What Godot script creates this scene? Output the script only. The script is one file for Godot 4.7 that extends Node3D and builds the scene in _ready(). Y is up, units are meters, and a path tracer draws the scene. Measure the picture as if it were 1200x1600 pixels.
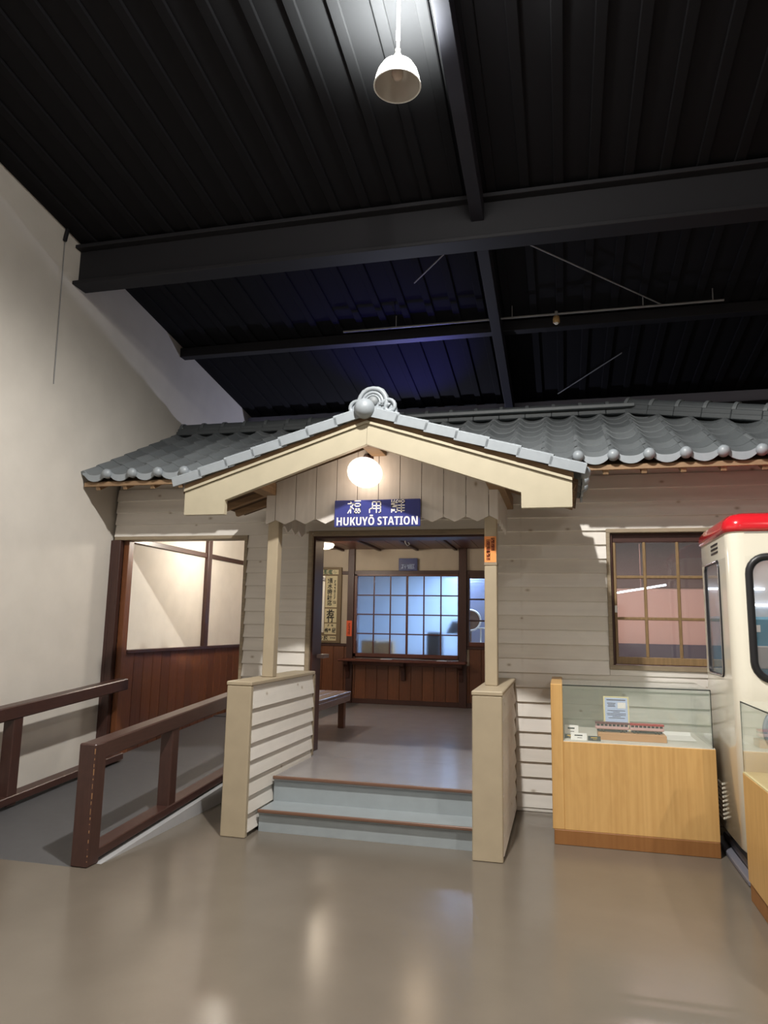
extends Node3D

const ZF := -6.34      # outer face of the station's front wall
const ZP := -4.925     # front of the porch parapets
const ZG := -5.38      # front of the porch gable boards
const ZB := -10.65     # back wall of the waiting room
const XL := -4.44      # hall's left wall
const FL := 0.335      # station floor
const PX := -1.395     # middle of the porch

var M := {}
var cache := {}
var used := {}
var rng := RandomNumberGenerator.new()

# ---------------------------------------------------------------- helpers
func numbered(called: String, parent: Node) -> String:
	var key := str(parent.get_instance_id()) + called
	var n: int = used.get(key, 0)
	used[key] = n + 1
	return called if n == 0 else "%s_%03d" % [called, n]

func put(called: String, mesh: Mesh, m: Material, parent: Node = null, at := Vector3.ZERO, b := Basis()) -> MeshInstance3D:
	var p: Node = self if parent == null else parent
	var o := MeshInstance3D.new()
	o.name = numbered(called, p)
	o.mesh = mesh
	o.material_override = m
	o.cast_shadow = GeometryInstance3D.SHADOW_CASTING_SETTING_ON
	p.add_child(o, true)
	o.transform = Transform3D(b, at)
	return o

func tag(o: Node3D, label: String, category := "", group := "", kind := "") -> Node3D:
	if label: o.set_meta("label", label)
	if category: o.set_meta("category", category)
	if group: o.set_meta("group", group)
	if kind: o.set_meta("kind", kind)
	return o

func thing(called: String, label: String, category: String, at := Vector3.ZERO, turn := 0.0, group := "") -> Node3D:
	var o := Node3D.new()
	o.name = numbered(called, self)
	add_child(o, true)
	o.position = at
	o.rotation.y = turn
	tag(o, label, category, group)
	return o

func shell(called: String, mesh: Mesh, m: Material, label: String, category := "wall", at := Vector3.ZERO) -> MeshInstance3D:
	var o := put(called, mesh, m, null, at)
	tag(o, label, category, "", "structure")
	return o

func group_shell(called: String, label: String, category: String) -> Node3D:
	var o := thing(called, label, category)
	o.set_meta("kind", "structure")
	return o

func start() -> SurfaceTool:
	var st := SurfaceTool.new()
	st.begin(Mesh.PRIMITIVE_TRIANGLES)
	st.set_smooth_group(-1)
	return st

func done(st: SurfaceTool) -> Mesh:
	st.generate_normals()
	return st.commit()

func face(st: SurfaceTool, p: Array, out: Vector3) -> void:
	for i in range(1, p.size() - 1):
		var a: Vector3 = p[0]
		var b: Vector3 = p[i]
		var c: Vector3 = p[i + 1]
		if (c - a).cross(b - a).dot(out) < 0.0:
			var t := b
			b = c
			c = t
		st.add_vertex(a)
		st.add_vertex(b)
		st.add_vertex(c)

# a box with chamfered edges
func cbox(st: SurfaceTool, at: Vector3, size: Vector3, bev := 0.004, b := Basis()) -> void:
	st.set_smooth_group(-1)
	var h := size * 0.5
	var e := minf(bev, minf(h.x, minf(h.y, h.z)) * 0.45)
	for ax in 3:
		var u := (ax + 1) % 3
		var v := (ax + 2) % 3
		for s in [-1.0, 1.0]:
			var q := []
			for k in [[-1, -1], [1, -1], [1, 1], [-1, 1]]:
				var p := Vector3.ZERO
				p[ax] = s * h[ax]
				p[u] = k[0] * (h[u] - e)
				p[v] = k[1] * (h[v] - e)
				q.append(at + b * p)
			var n := Vector3.ZERO
			n[ax] = s
			face(st, q, b * n)
			if e > 0.0:
				for s2 in [-1.0, 1.0]:
					var r := []
					for w in [-1.0, 1.0]:
						var p1 := Vector3.ZERO
						p1[ax] = s * h[ax]
						p1[u] = s2 * (h[u] - e)
						p1[v] = w * (h[v] - e)
						r.append(at + b * p1)
					for w in [1.0, -1.0]:
						var p2 := Vector3.ZERO
						p2[ax] = s * (h[ax] - e)
						p2[u] = s2 * h[u]
						p2[v] = w * (h[v] - e)
						r.append(at + b * p2)
					var n2 := Vector3.ZERO
					n2[ax] = s
					n2[u] = s2
					face(st, r, b * n2)
	if e > 0.0:
		for x in [-1.0, 1.0]:
			for y in [-1.0, 1.0]:
				for z in [-1.0, 1.0]:
					var s := Vector3(x, y, z)
					face(st, [at + b * (s * Vector3(h.x, h.y - e, h.z - e)), at + b * (s * Vector3(h.x - e, h.y, h.z - e)), at + b * (s * Vector3(h.x - e, h.y - e, h.z))], b * s)

func bx(st: SurfaceTool, x0: float, x1: float, y0: float, y1: float, z0: float, z1: float, bev := 0.004) -> void:
	cbox(st, Vector3((x0 + x1) / 2, (y0 + y1) / 2, (z0 + z1) / 2), Vector3(absf(x1 - x0), absf(y1 - y0), absf(z1 - z0)), bev)

func bxm(x0: float, x1: float, y0: float, y1: float, z0: float, z1: float, bev := 0.004) -> Mesh:
	var st := start()
	bx(st, x0, x1, y0, y1, z0, z1, bev)
	return done(st)

func box_mesh(size: Vector3, bev := 0.004) -> Mesh:
	var key := "b%.4f,%.4f,%.4f,%.4f" % [size.x, size.y, size.z, bev]
	if not cache.has(key):
		var st := start()
		cbox(st, Vector3.ZERO, size, bev)
		cache[key] = done(st)
	return cache[key]

# a box part given by its two corners, the mesh shared between alike sizes
func slab(called: String, parent: Node, m: Material, x0: float, x1: float, y0: float, y1: float, z0: float, z1: float, bev := 0.004) -> MeshInstance3D:
	return put(called, box_mesh(Vector3(absf(x1 - x0), absf(y1 - y0), absf(z1 - z0)), bev), m, parent, Vector3((x0 + x1) / 2, (y0 + y1) / 2, (z0 + z1) / 2))

func along(a: Vector3, b: Vector3, up := Vector3.UP) -> Basis:
	var z := (b - a).normalized()
	var x := up.cross(z).normalized()
	return Basis(x, z.cross(x), z)

func bar(st: SurfaceTool, a: Vector3, b: Vector3, w: float, h: float, bev := 0.004) -> void:
	cbox(st, (a + b) / 2, Vector3(w, h, a.distance_to(b)), bev, along(a, b))

func barm(a: Vector3, b: Vector3, w: float, h: float, bev := 0.004) -> Mesh:
	var st := start()
	bar(st, a, b, w, h, bev)
	return done(st)

# a flat outline (x, y) drawn out along z from z0 to z1, then placed
func prism(st: SurfaceTool, poly: PackedVector2Array, z0: float, z1: float, t := Transform3D()) -> void:
	st.set_smooth_group(-1)
	var area := 0.0
	for i in poly.size():
		area += poly[i].cross(poly[(i + 1) % poly.size()])
	var zn := minf(z0, z1)
	var zx := maxf(z0, z1)
	var idx := Geometry2D.triangulate_polygon(poly)
	for k in range(0, idx.size(), 3):
		var a := poly[idx[k]]
		var b := poly[idx[k + 1]]
		var c := poly[idx[k + 2]]
		face(st, [t * Vector3(a.x, a.y, zx), t * Vector3(b.x, b.y, zx), t * Vector3(c.x, c.y, zx)], t.basis * Vector3(0, 0, 1))
		face(st, [t * Vector3(a.x, a.y, zn), t * Vector3(b.x, b.y, zn), t * Vector3(c.x, c.y, zn)], t.basis * Vector3(0, 0, -1))
	for i in poly.size():
		var a := poly[i]
		var b := poly[(i + 1) % poly.size()]
		var d := b - a
		var n := Vector3(d.y, -d.x, 0) * signf(area)
		face(st, [t * Vector3(a.x, a.y, zn), t * Vector3(b.x, b.y, zn), t * Vector3(b.x, b.y, zx), t * Vector3(a.x, a.y, zx)], t.basis * n)

func prismm(pts: Array, z0: float, z1: float, t := Transform3D()) -> Mesh:
	var st := start()
	var poly := PackedVector2Array()
	for p in pts: poly.append(Vector2(p[0], p[1]))
	prism(st, poly, z0, z1, t)
	return done(st)

# profile of [radius, height] pairs turned round y
func lathe(st: SurfaceTool, prof: Array, n := 24, t := Transform3D()) -> void:
	st.set_smooth_group(1)
	for k in prof.size() - 1:
		var r0: float = prof[k][0]
		var y0: float = prof[k][1]
		var r1: float = prof[k + 1][0]
		var y1: float = prof[k + 1][1]
		for i in n:
			var a := TAU * i / n
			var b := TAU * (i + 1) / n
			var p := [Vector3(r0 * cos(a), y0, r0 * sin(a)), Vector3(r0 * cos(b), y0, r0 * sin(b)), Vector3(r1 * cos(b), y1, r1 * sin(b)), Vector3(r1 * cos(a), y1, r1 * sin(a))]
			var m := (a + b) / 2
			var out := Vector3((y1 - y0) * cos(m), r0 - r1, (y1 - y0) * sin(m))
			if r0 > 1e-6: face(st, [t * p[0], t * p[1], t * (p[2] if r1 > 1e-6 else p[3])], t.basis * out)
			if r1 > 1e-6: face(st, [t * p[0], t * p[2], t * p[3]], t.basis * out)
	st.set_smooth_group(-1)

func lathem(prof: Array, n := 24, t := Transform3D()) -> Mesh:
	var st := start()
	lathe(st, prof, n, t)
	return done(st)

func ball(r: float, n := 24, squash := 1.0) -> Array:
	var prof := []
	for i in 13:
		var a := -PI / 2 + PI * i / 12
		prof.append([r * cos(a) if i > 0 and i < 12 else 0.0, r * sin(a) * squash])
	return prof

func tube(st: SurfaceTool, pts: Array, r: float, n := 8) -> void:
	st.set_smooth_group(2)
	var rings := []
	var side := Vector3.ZERO
	for i in pts.size():
		var a: Vector3 = pts[maxi(i - 1, 0)]
		var b: Vector3 = pts[mini(i + 1, pts.size() - 1)]
		var d := (b - a).normalized()
		if side == Vector3.ZERO:
			side = d.cross(Vector3.UP if absf(d.y) < 0.9 else Vector3.RIGHT).normalized()
		side = (side - d * side.dot(d)).normalized()
		var o := d.cross(side)
		var ring := []
		for k in n:
			ring.append(side * cos(TAU * k / n) + o * sin(TAU * k / n))
		rings.append(ring)
	for i in pts.size() - 1:
		for k in n:
			var l := (k + 1) % n
			var p: Vector3 = pts[i]
			var q: Vector3 = pts[i + 1]
			face(st, [p + rings[i][k] * r, p + rings[i][l] * r, q + rings[i + 1][l] * r, q + rings[i + 1][k] * r], rings[i][k] + rings[i][l])
	for e in [0, pts.size() - 1]:
		var cap := []
		for k in n: cap.append(pts[e] + rings[e][k] * r)
		var d2: Vector3 = pts[e] - pts[1 if e == 0 else e - 1]
		st.set_smooth_group(-1)
		face(st, cap, d2)
	st.set_smooth_group(-1)

func tubem(pts: Array, r: float, n := 8) -> Mesh:
	var st := start()
	tube(st, pts, r, n)
	return done(st)

# written strokes: every word is a run of digit pairs on a ten by ten grid
func glyph(st: SurfaceTool, strokes: String, at: Vector3, w: float, h: float, pen: float, b := Basis()) -> void:
	for s in strokes.split(" ", false):
		var last := Vector2.INF
		for i in range(0, s.length() - 1, 2):
			var p := Vector2(s[i].to_int() / 9.0 * w, -s[i + 1].to_int() / 9.0 * h)
			if last != Vector2.INF and last.distance_to(p) > 1e-5:
				var d := (p - last).normalized()
				var c := (p + last) / 2
				var bb := Basis(Vector3(d.x, d.y, 0), Vector3(-d.y, d.x, 0), Vector3(0, 0, 1))
				cbox(st, at + b * Vector3(c.x, c.y, 0), Vector3(last.distance_to(p) + pen, pen, 0.002), 0.0, b * bb)
			last = p

func letters(text: String, size: float, bold := true) -> TextMesh:
	var t := TextMesh.new()
	var f := SystemFont.new()
	f.font_names = PackedStringArray(["Droid Sans"])
	f.font_weight = 700 if bold else 400
	t.font = f
	t.text = text
	t.font_size = 32
	t.pixel_size = size / 32.0
	t.depth = 0.002
	t.curve_step = 1.5
	return t

func rgb(r: int, g: int, b: int) -> Color:
	return Color8(r, g, b)

func mat(called: String, color: Color, rough := 0.6, tex: Texture2D = null, scale := 1.0, spec := 0.5) -> StandardMaterial3D:
	var m := StandardMaterial3D.new()
	m.resource_name = called
	m.albedo_color = color
	m.roughness = rough
	m.metallic_specular = spec
	if tex:
		m.albedo_texture = tex
		m.uv1_triplanar = true
		m.uv1_world_triplanar = true
		m.uv1_scale = Vector3.ONE * scale
	M[called] = m
	return m

# wood grain running across the picture: streaks, cathedral bands, knots
func grain(px: int, seed_: int, low: float, bands: float, knots: int, warm := 0.0) -> Image:
	var n1 := FastNoiseLite.new()
	n1.seed = seed_
	n1.frequency = 0.011
	var n2 := FastNoiseLite.new()
	n2.seed = seed_ + 7
	n2.frequency = 0.004
	n2.noise_type = FastNoiseLite.TYPE_SIMPLEX
	var spots := []
	rng.seed = seed_
	for k in knots:
		spots.append([rng.randf() * px, rng.randf() * px, rng.randf_range(1.6, 3.2)])
	var im := Image.create(px, px, false, Image.FORMAT_RGB8)
	for y in px:
		for x in px:
			var fx := float(x) / px * TAU
			# wrap round in x so that the streaks repeat without a seam
			var a := n1.get_noise_3d(cos(fx) * px * 0.02, sin(fx) * px * 0.02, y * 6.0)
			var b := n2.get_noise_3d(cos(fx) * px * 0.09, sin(fx) * px * 0.09, y * 1.6)
			var v := 1.0 - low * (0.5 + 0.5 * a) - bands * (0.5 + 0.5 * sin(b * 14.0)) * 0.5
			var t := 0.0
			for s in spots:
				var dx: float = (x - s[0]) / 1.6
				var dy: float = y - s[1]
				var d: float = (dx * dx + dy * dy) / (s[2] * s[2])
				if d < 9.0:
					t = maxf(t, exp(-d * 0.8))
			v *= 1.0 - 0.3 * t
			im.set_pixel(x, y, Color(v, v * (1.0 - 0.06 * t - warm * (1.0 - v)), v * (1.0 - 0.14 * t - 2.0 * warm * (1.0 - v))))
	return im

func noise_tex(seed_: int, freq: float, lo: Color, hi: Color, normal := false, bump := 1.0) -> NoiseTexture2D:
	var n := FastNoiseLite.new()
	n.seed = seed_
	n.frequency = freq
	n.fractal_octaves = 5
	var t := NoiseTexture2D.new()
	t.width = 512
	t.height = 512
	t.seamless = true
	t.noise = n
	if normal:
		t.as_normal_map = true
		t.bump_strength = bump
	else:
		var g := Gradient.new()
		g.set_color(0, lo)
		g.set_color(1, hi)
		t.color_ramp = g
	return t

func omni(called: String, at: Vector3, energy: float, color: Color, size := 0.1, parent: Node = null) -> OmniLight3D:
	var l := OmniLight3D.new()
	l.name = called
	l.light_energy = energy
	l.light_color = color
	l.light_size = size
	l.omni_range = 30.0
	l.omni_attenuation = 2.0
	l.shadow_enabled = true
	(self if parent == null else parent).add_child(l, true)
	l.position = at
	return l

func glow(called: String, color: Color, energy: float) -> StandardMaterial3D:
	var m := mat(called, color, 0.5)
	m.emission_enabled = true
	m.emission = color
	m.emission_energy_multiplier = energy
	return m

# ---------------------------------------------------------------- scene
func _ready() -> void:
	rng.seed = 5
	camera_and_light()
	materials()
	hall()
	station_front()
	station_inside()
	main_roof()
	porch()
	steps_and_ramp()
	waiting_room_things()
	display_cases()
	gondola()
	roof_fittings()

func camera_and_light() -> void:
	var cam := Camera3D.new()
	cam.name = "camera"
	add_child(cam)
	cam.fov = rad_to_deg(2.0 * atan(800.0 / 1115.0))
	cam.near = 0.05
	cam.far = 60.0
	var by := Basis(Vector3.UP, deg_to_rad(14.05))
	var bp := Basis(Vector3.RIGHT, deg_to_rad(9.0))
	var br := Basis(Vector3(0, 0, 1), deg_to_rad(1.07))
	cam.transform = Transform3D(by * bp * br, Vector3(0, 1.5, 0))
	cam.current = true
	var we := WorldEnvironment.new()
	we.name = "world"
	var e := Environment.new()
	e.background_mode = Environment.BG_COLOR
	e.background_color = Color(0, 0, 0)
	e.tonemap_mode = Environment.TONE_MAPPER_LINEAR
	e.tonemap_exposure = 1.14
	e.sdfgi_enabled = true
	e.ssao_enabled = true
	e.ssil_enabled = true
	we.environment = e
	add_child(we)
	# lit pendants of the hall, all above or behind the frame
	pendant(Vector3(-0.6, 5.12, -2.75), 21.0, Color(1.0, 0.985, 0.96), true, "lit hall pendant hanging just above the top of the picture")
	pendant(Vector3(-3.0, 5.3, 1.6), 8.0, Color(1.0, 0.97, 0.93), true, "lit hall pendant near the left wall behind the viewer")
	pendant(Vector3(2.7, 5.2, 0.0), 15.0, Color(1.0, 0.97, 0.93), true, "lit hall pendant on the right behind the viewer")
	pendant(Vector3(-0.3, 5.6, 4.6), 20.0, Color(1.0, 0.98, 0.96), true, "lit hall pendant farthest behind the viewer")

func ceiling_y(z: float) -> float:
	return 5.84 + 0.139 * z

func pendant(at: Vector3, energy: float, color: Color, lit: bool, label: String) -> Node3D:
	var o := thing("pendant_lamp", label, "lamp", at)
	if not M.has("lamp_white"):
		mat("lamp_white", rgb(228, 228, 224), 0.35)
		var inner := mat("reflector", rgb(206, 202, 196), 0.22)
		inner.metallic = 0.35
		glow("bulb_lit", color, 4.0)
	var top := ceiling_y(at.z) - at.y
	put("stem", tubem([Vector3(0, 0.2, 0), Vector3(0, top + 0.02, 0)], 0.011), M.lamp_white, o)
	# bell shade, a closed skin with an inside
	var out_ := [[0.01, 0.21], [0.025, 0.175], [0.042, 0.145], [0.066, 0.128], [0.097, 0.1], [0.12, 0.06], [0.132, 0.02], [0.138, -0.025]]
	if lit:
		put("shade", lathem([[0.012, 0.235], [0.03, 0.2], [0.045, 0.165], [0.05, 0.1], [0.0, 0.095]], 24), M.lamp_white, o)
		put("bulb", lathem(ball(0.075), 24), M.bulb_lit, o)
		var sp := SpotLight3D.new()
		sp.name = "bulb_glow"
		o.add_child(sp)
		sp.rotation.x = -PI / 2
		sp.light_energy = energy
		sp.light_color = color
		sp.light_size = 0.07
		sp.spot_range = 30.0
		sp.spot_attenuation = 2.0
		sp.spot_angle = 82.0 if at.z < -2.0 else 70.0
		sp.spot_angle_attenuation = 0.45 if at.z < -2.0 else 0.8
		sp.shadow_enabled = true
		omni("cap_glow", Vector3(0, 0.02, 0), energy * 0.1, color, 0.07, o)
	else:
		var shade := put("shade", lathem(out_, 40), M.cap_lit, o)
		var up := SpotLight3D.new()
		up.name = "cap_glow"
		o.add_child(up)
		up.rotation.x = PI / 2
		up.position.y = 0.27
		up.light_energy = energy
		up.light_color = color
		up.light_size = 0.05
		up.spot_range = 20.0
		up.spot_attenuation = 2.0
		up.spot_angle = 78.0
		up.spot_angle_attenuation = 0.6
		up.shadow_enabled = true
		var ins := []
		for p in out_: ins.append([maxf(p[0] - 0.004, 0.004), p[1] - 0.003])
		put("reflector", lathem(ins, 40), M.reflector, shade)
		var rim := []
		for i in 41: rim.append(Vector3(0.138 * cos(TAU * i / 40), -0.025, 0.138 * sin(TAU * i / 40)))
		put("rim", tubem(rim, 0.005, 6), M.lamp_white, shade)
		put("bulb", lathem([[0.0, 0.02], [0.022, 0.025], [0.036, 0.05], [0.034, 0.07], [0.02, 0.1], [0.018, 0.13]], 20), M.bulb_off, o)
		put("cap_ring", lathem([[0.012, 0.225], [0.017, 0.222], [0.017, 0.208], [0.012, 0.205]], 20), M.lamp_white, o)
	return o

func materials() -> void:
	var gh := grain(512, 11, 0.16, 0.10, 0)
	var knot := grain(768, 23, 0.05, 0.03, 24)
	var gv := gh.duplicate()
	gv.rotate_90(CLOCKWISE)
	var knot_v := grain(512, 31, 0.06, 0.04, 8)
	knot_v.rotate_90(CLOCKWISE)
	var oak := grain(512, 47, 0.10, 0.035, 0, 0.4)
	oak.rotate_90(CLOCKWISE)
	var tgh := ImageTexture.create_from_image(gh)
	var tgv := ImageTexture.create_from_image(gv)
	var tkn := ImageTexture.create_from_image(knot)
	var tkv := ImageTexture.create_from_image(knot_v)
	var tok := ImageTexture.create_from_image(oak)
	var mottle := noise_tex(3, 0.012, Color(0.955, 0.955, 0.955), Color(1, 1, 1))
	var bumps := noise_tex(9, 0.02, Color.BLACK, Color.WHITE, true, 1.2)
	mat("siding", rgb(228, 223, 215), 0.6, tkn, 0.42)
	mat("siding_pale", rgb(232, 227, 220), 0.6, tkn, 0.42)
	mat("siding_warm", rgb(223, 217, 208), 0.6, tkn, 0.42)
	mat("gable_wood", rgb(216, 210, 203), 0.6, tkv, 0.6)
	mat("cream", rgb(182, 173, 150), 0.5, mottle, 0.7)
	mat("tan_paint", rgb(172, 158, 134), 0.5, mottle, 0.7)
	mat("trim_tan", rgb(160, 144, 120), 0.5, tgh, 1.2)
	mat("dark_wood_h", rgb(74, 48, 42), 0.36, tgh, 1.6)
	mat("dark_wood", rgb(74, 48, 42), 0.42, tgv, 1.6)
	mat("worn_wood", rgb(150, 112, 76), 0.7)
	mat("sash_wood", rgb(150, 122, 84), 0.5, tgv, 1.4)
	mat("wainscot", rgb(124, 74, 44), 0.42, tgv, 1.4)
	mat("wainscot_deep", rgb(112, 66, 40), 0.42, tgv, 1.4)
	mat("post_wood", rgb(70, 38, 30), 0.42, tgv, 1.6)
	mat("post_wood_h", rgb(70, 38, 30), 0.42, tgh, 1.6)
	mat("red_wood", rgb(104, 54, 38), 0.4, tgh, 1.6)
	mat("soffit", rgb(158, 128, 96), 0.7, tgh, 1.2)
	mat("soffit_dark", rgb(96, 72, 50), 0.75, tgh, 1.2)
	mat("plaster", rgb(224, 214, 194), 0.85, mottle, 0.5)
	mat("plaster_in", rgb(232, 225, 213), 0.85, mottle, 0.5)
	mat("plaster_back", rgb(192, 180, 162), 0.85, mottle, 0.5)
	var f := mat("vinyl_floor", rgb(112, 104, 94), 0.21, mottle, 0.35)
	f.normal_enabled = true
	f.normal_texture = bumps
	f.normal_scale = 0.05
	var f2 := mat("grey_floor", rgb(150, 146, 146), 0.22, mottle, 0.5)
	f2.normal_enabled = true
	f2.normal_texture = bumps
	f2.normal_scale = 0.04
	mat("step_paint", rgb(152, 160, 164), 0.35, mottle, 0.8)
	mat("nosing", rgb(112, 82, 66), 0.4)
	mat("ramp_mat", rgb(80, 80, 82), 0.55, mottle, 1.5)
	mat("ramp_side", rgb(176, 176, 178), 0.5, mottle, 1.0)
	mat("tile", rgb(108, 113, 116), 0.55, mottle, 2.0)
	mat("tile_edge_lit", rgb(146, 153, 159), 0.42, mottle, 2.0)  # same tile as the tops; light on lips and edges put in the colour
	mat("tile_pale", rgb(116, 121, 124), 0.55, mottle, 2.0)
	mat("tile_deep", rgb(98, 103, 106), 0.55, mottle, 2.0)
	mat("tile_dark", rgb(78, 83, 86), 0.6, mottle, 2.0)
	mat("hall_black", rgb(30, 30, 33), 0.9, null, 1.0, 0.2)
	mat("steel_dark", rgb(36, 36, 40), 0.6, null, 1.0, 0.35)
	mat("steel_grey", rgb(42, 42, 50), 0.6, null, 1.0, 0.35)
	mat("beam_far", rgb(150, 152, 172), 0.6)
	mat("conduit", rgb(140, 140, 142), 0.4)
	mat("hall_wall", rgb(214, 208, 199), 0.8, mottle, 0.3)
	mat("hall_far", rgb(52, 52, 56), 0.85)
	mat("oak", rgb(218, 178, 116), 0.38, tok, 0.9)
	mat("oak_base", rgb(150, 104, 58), 0.5, tok, 0.9)
	mat("case_inside", rgb(214, 212, 202), 0.6)
	var gl := mat("case_glass", Color(0.76, 0.87, 0.82, 0.07), 0.02)
	gl.transparency = BaseMaterial3D.TRANSPARENCY_ALPHA
	var wg := mat("window_glass", Color(0.75, 0.78, 0.8, 0.05), 0.02)
	wg.transparency = BaseMaterial3D.TRANSPARENCY_ALPHA
	var tg := mat("cab_glass", Color(0.5, 0.52, 0.56, 0.16), 0.02)
	tg.transparency = BaseMaterial3D.TRANSPARENCY_ALPHA
	var fr := mat("frosted_glass", Color(0.9, 0.95, 1.0, 0.0), 0.42)
	fr.refraction_enabled = true
	fr.refraction_scale = 0.03
	mat("edge_dark", rgb(24, 30, 28), 0.4)
	mat("sign_blue", rgb(58, 64, 130), 0.2)
	mat("plate_blue", rgb(36, 46, 104), 0.35)
	mat("sign_white", rgb(236, 234, 232), 0.4)
	mat("ink", rgb(40, 38, 34), 0.6)
	mat("ink_green", rgb(52, 92, 72), 0.6)
	mat("ad_paper", rgb(206, 196, 158), 0.5)
	mat("ad_frame", rgb(116, 98, 70), 0.5)
	var mi := mat("mirror", rgb(225, 225, 220), 0.03)
	mi.metallic = 1.0
	mat("orange_tag", rgb(240, 152, 84), 0.5)
	mat("orange_deep", rgb(226, 92, 44), 0.5)
	mat("ink_brown", rgb(132, 52, 34), 0.6)
	mat("paper", rgb(240, 240, 236), 0.6)
	mat("sheet_blue", rgb(186, 204, 236), 0.5)
	mat("black_card", rgb(30, 28, 26), 0.5)
	mat("yellow_ink", rgb(214, 176, 60), 0.5)
	mat("frame_yellow", rgb(224, 214, 166), 0.5)
	mat("model_base", rgb(200, 152, 104), 0.5)
	mat("train_pink", rgb(214, 176, 176), 0.4)
	mat("train_red", rgb(176, 44, 48), 0.35)
	mat("train_maroon", rgb(112, 56, 60), 0.4)
	mat("train_glass", rgb(40, 42, 50), 0.2)
	mat("train_tan", rgb(176, 142, 92), 0.5)
	var cr := mat("cab_cream", rgb(233, 228, 212), 0.16)
	cr.clearcoat_enabled = true
	cr.clearcoat = 0.6
	cr.clearcoat_roughness = 0.05
	var rd := mat("cab_red", rgb(206, 34, 44), 0.18)
	rd.clearcoat_enabled = true
	rd.clearcoat = 0.7
	rd.clearcoat_roughness = 0.05
	mat("rubber", rgb(30, 30, 34), 0.4)
	var ch := mat("chrome", rgb(210, 212, 218), 0.15)
	ch.metallic = 1.0
	mat("cab_grey", rgb(172, 168, 165), 0.6)
	mat("teal", rgb(40, 130, 160), 0.5)
	mat("base_grey", rgb(112, 112, 122), 0.5)
	mat("disc_blue", rgb(112, 124, 150), 0.4)
	mat("bench_top", rgb(150, 130, 126), 0.3, tgh, 1.5)
	mat("bench_leg", rgb(104, 62, 40), 0.5, tgv, 1.5)
	mat("office_wall", rgb(206, 214, 224), 0.85)
	mat("office_pink", rgb(206, 178, 164), 0.85)
	mat("office_dark", rgb(70, 60, 80), 0.6)
	mat("office_brown", rgb(92, 72, 66), 0.7)
	mat("backdrop_blue", rgb(104, 110, 134), 0.5)
	mat("cardboard", rgb(200, 160, 96), 0.8)
	mat("machine_grey", rgb(66, 62, 62), 0.6)
	mat("bulb_off", rgb(206, 190, 178), 0.2)
	glow("cap_lit", Color(1.0, 1.0, 0.98), 1.3)
	glow("globe_lit", Color(1.0, 0.97, 0.93), 1.25)
	glow("dome_lit", Color(1.0, 0.95, 0.85), 1.6)
	glow("entrance_lit", Color(1.0, 0.92, 0.8), 5.0)
	glow("tube_lit", Color(0.86, 0.93, 1.0), 8.0)
	glow("blue_lit", Color(0.25, 0.25, 1.0), 3.0)

func hall() -> void:
	shell("floor", bxm(XL - 0.2, 8.2, -0.12, 0.0, -14.2, 8.2, 0.0), M.vinyl_floor, "glossy grey-beige vinyl floor of the exhibition hall", "floor")
	shell("wall_left", bxm(XL - 0.2, XL, 0.0, 7.2, -14.2, 8.2, 0.0), M.hall_wall, "tall off-white plaster side wall of the hall", "wall")
	shell("wall_right", bxm(8.0, 8.2, 0.0, 7.2, -14.2, 8.2, 0.0), M.hall_wall, "hall wall out of sight on the right", "wall")
	shell("wall_front", bxm(XL, 8.0, 0.0, 7.2, 8.0, 8.2, 0.0), M.hall_wall, "hall wall behind the viewer", "wall")
	shell("wall_back", bxm(XL, 8.0, 0.0, 5.2, -14.2, -14.0, 0.0), M.hall_far, "dark far wall of the hall behind the station roof", "wall")
	# sloping black roof deck with folded ribs
	var a := Vector3(1.8, ceiling_y(-14.3) + 0.1, -14.3)
	var b := Vector3(1.8, ceiling_y(8.3) + 0.1, 8.3)
	var deck := shell("ceiling", barm(a, b, 12.9, 0.2, 0.0), M.hall_black, "sloping black folded metal roof deck of the hall", "ceiling")
	var rib := barm(Vector3(0, ceiling_y(-13.9) - 0.01, -13.9), Vector3(0, ceiling_y(2.0) - 0.01, 2.0), 0.08, 0.03, 0.01)
	for k in 34:
		put("deck_rib", rib, M.hall_black, deck, Vector3(XL + 0.16 + 0.27 * k, 0, 0))

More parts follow.
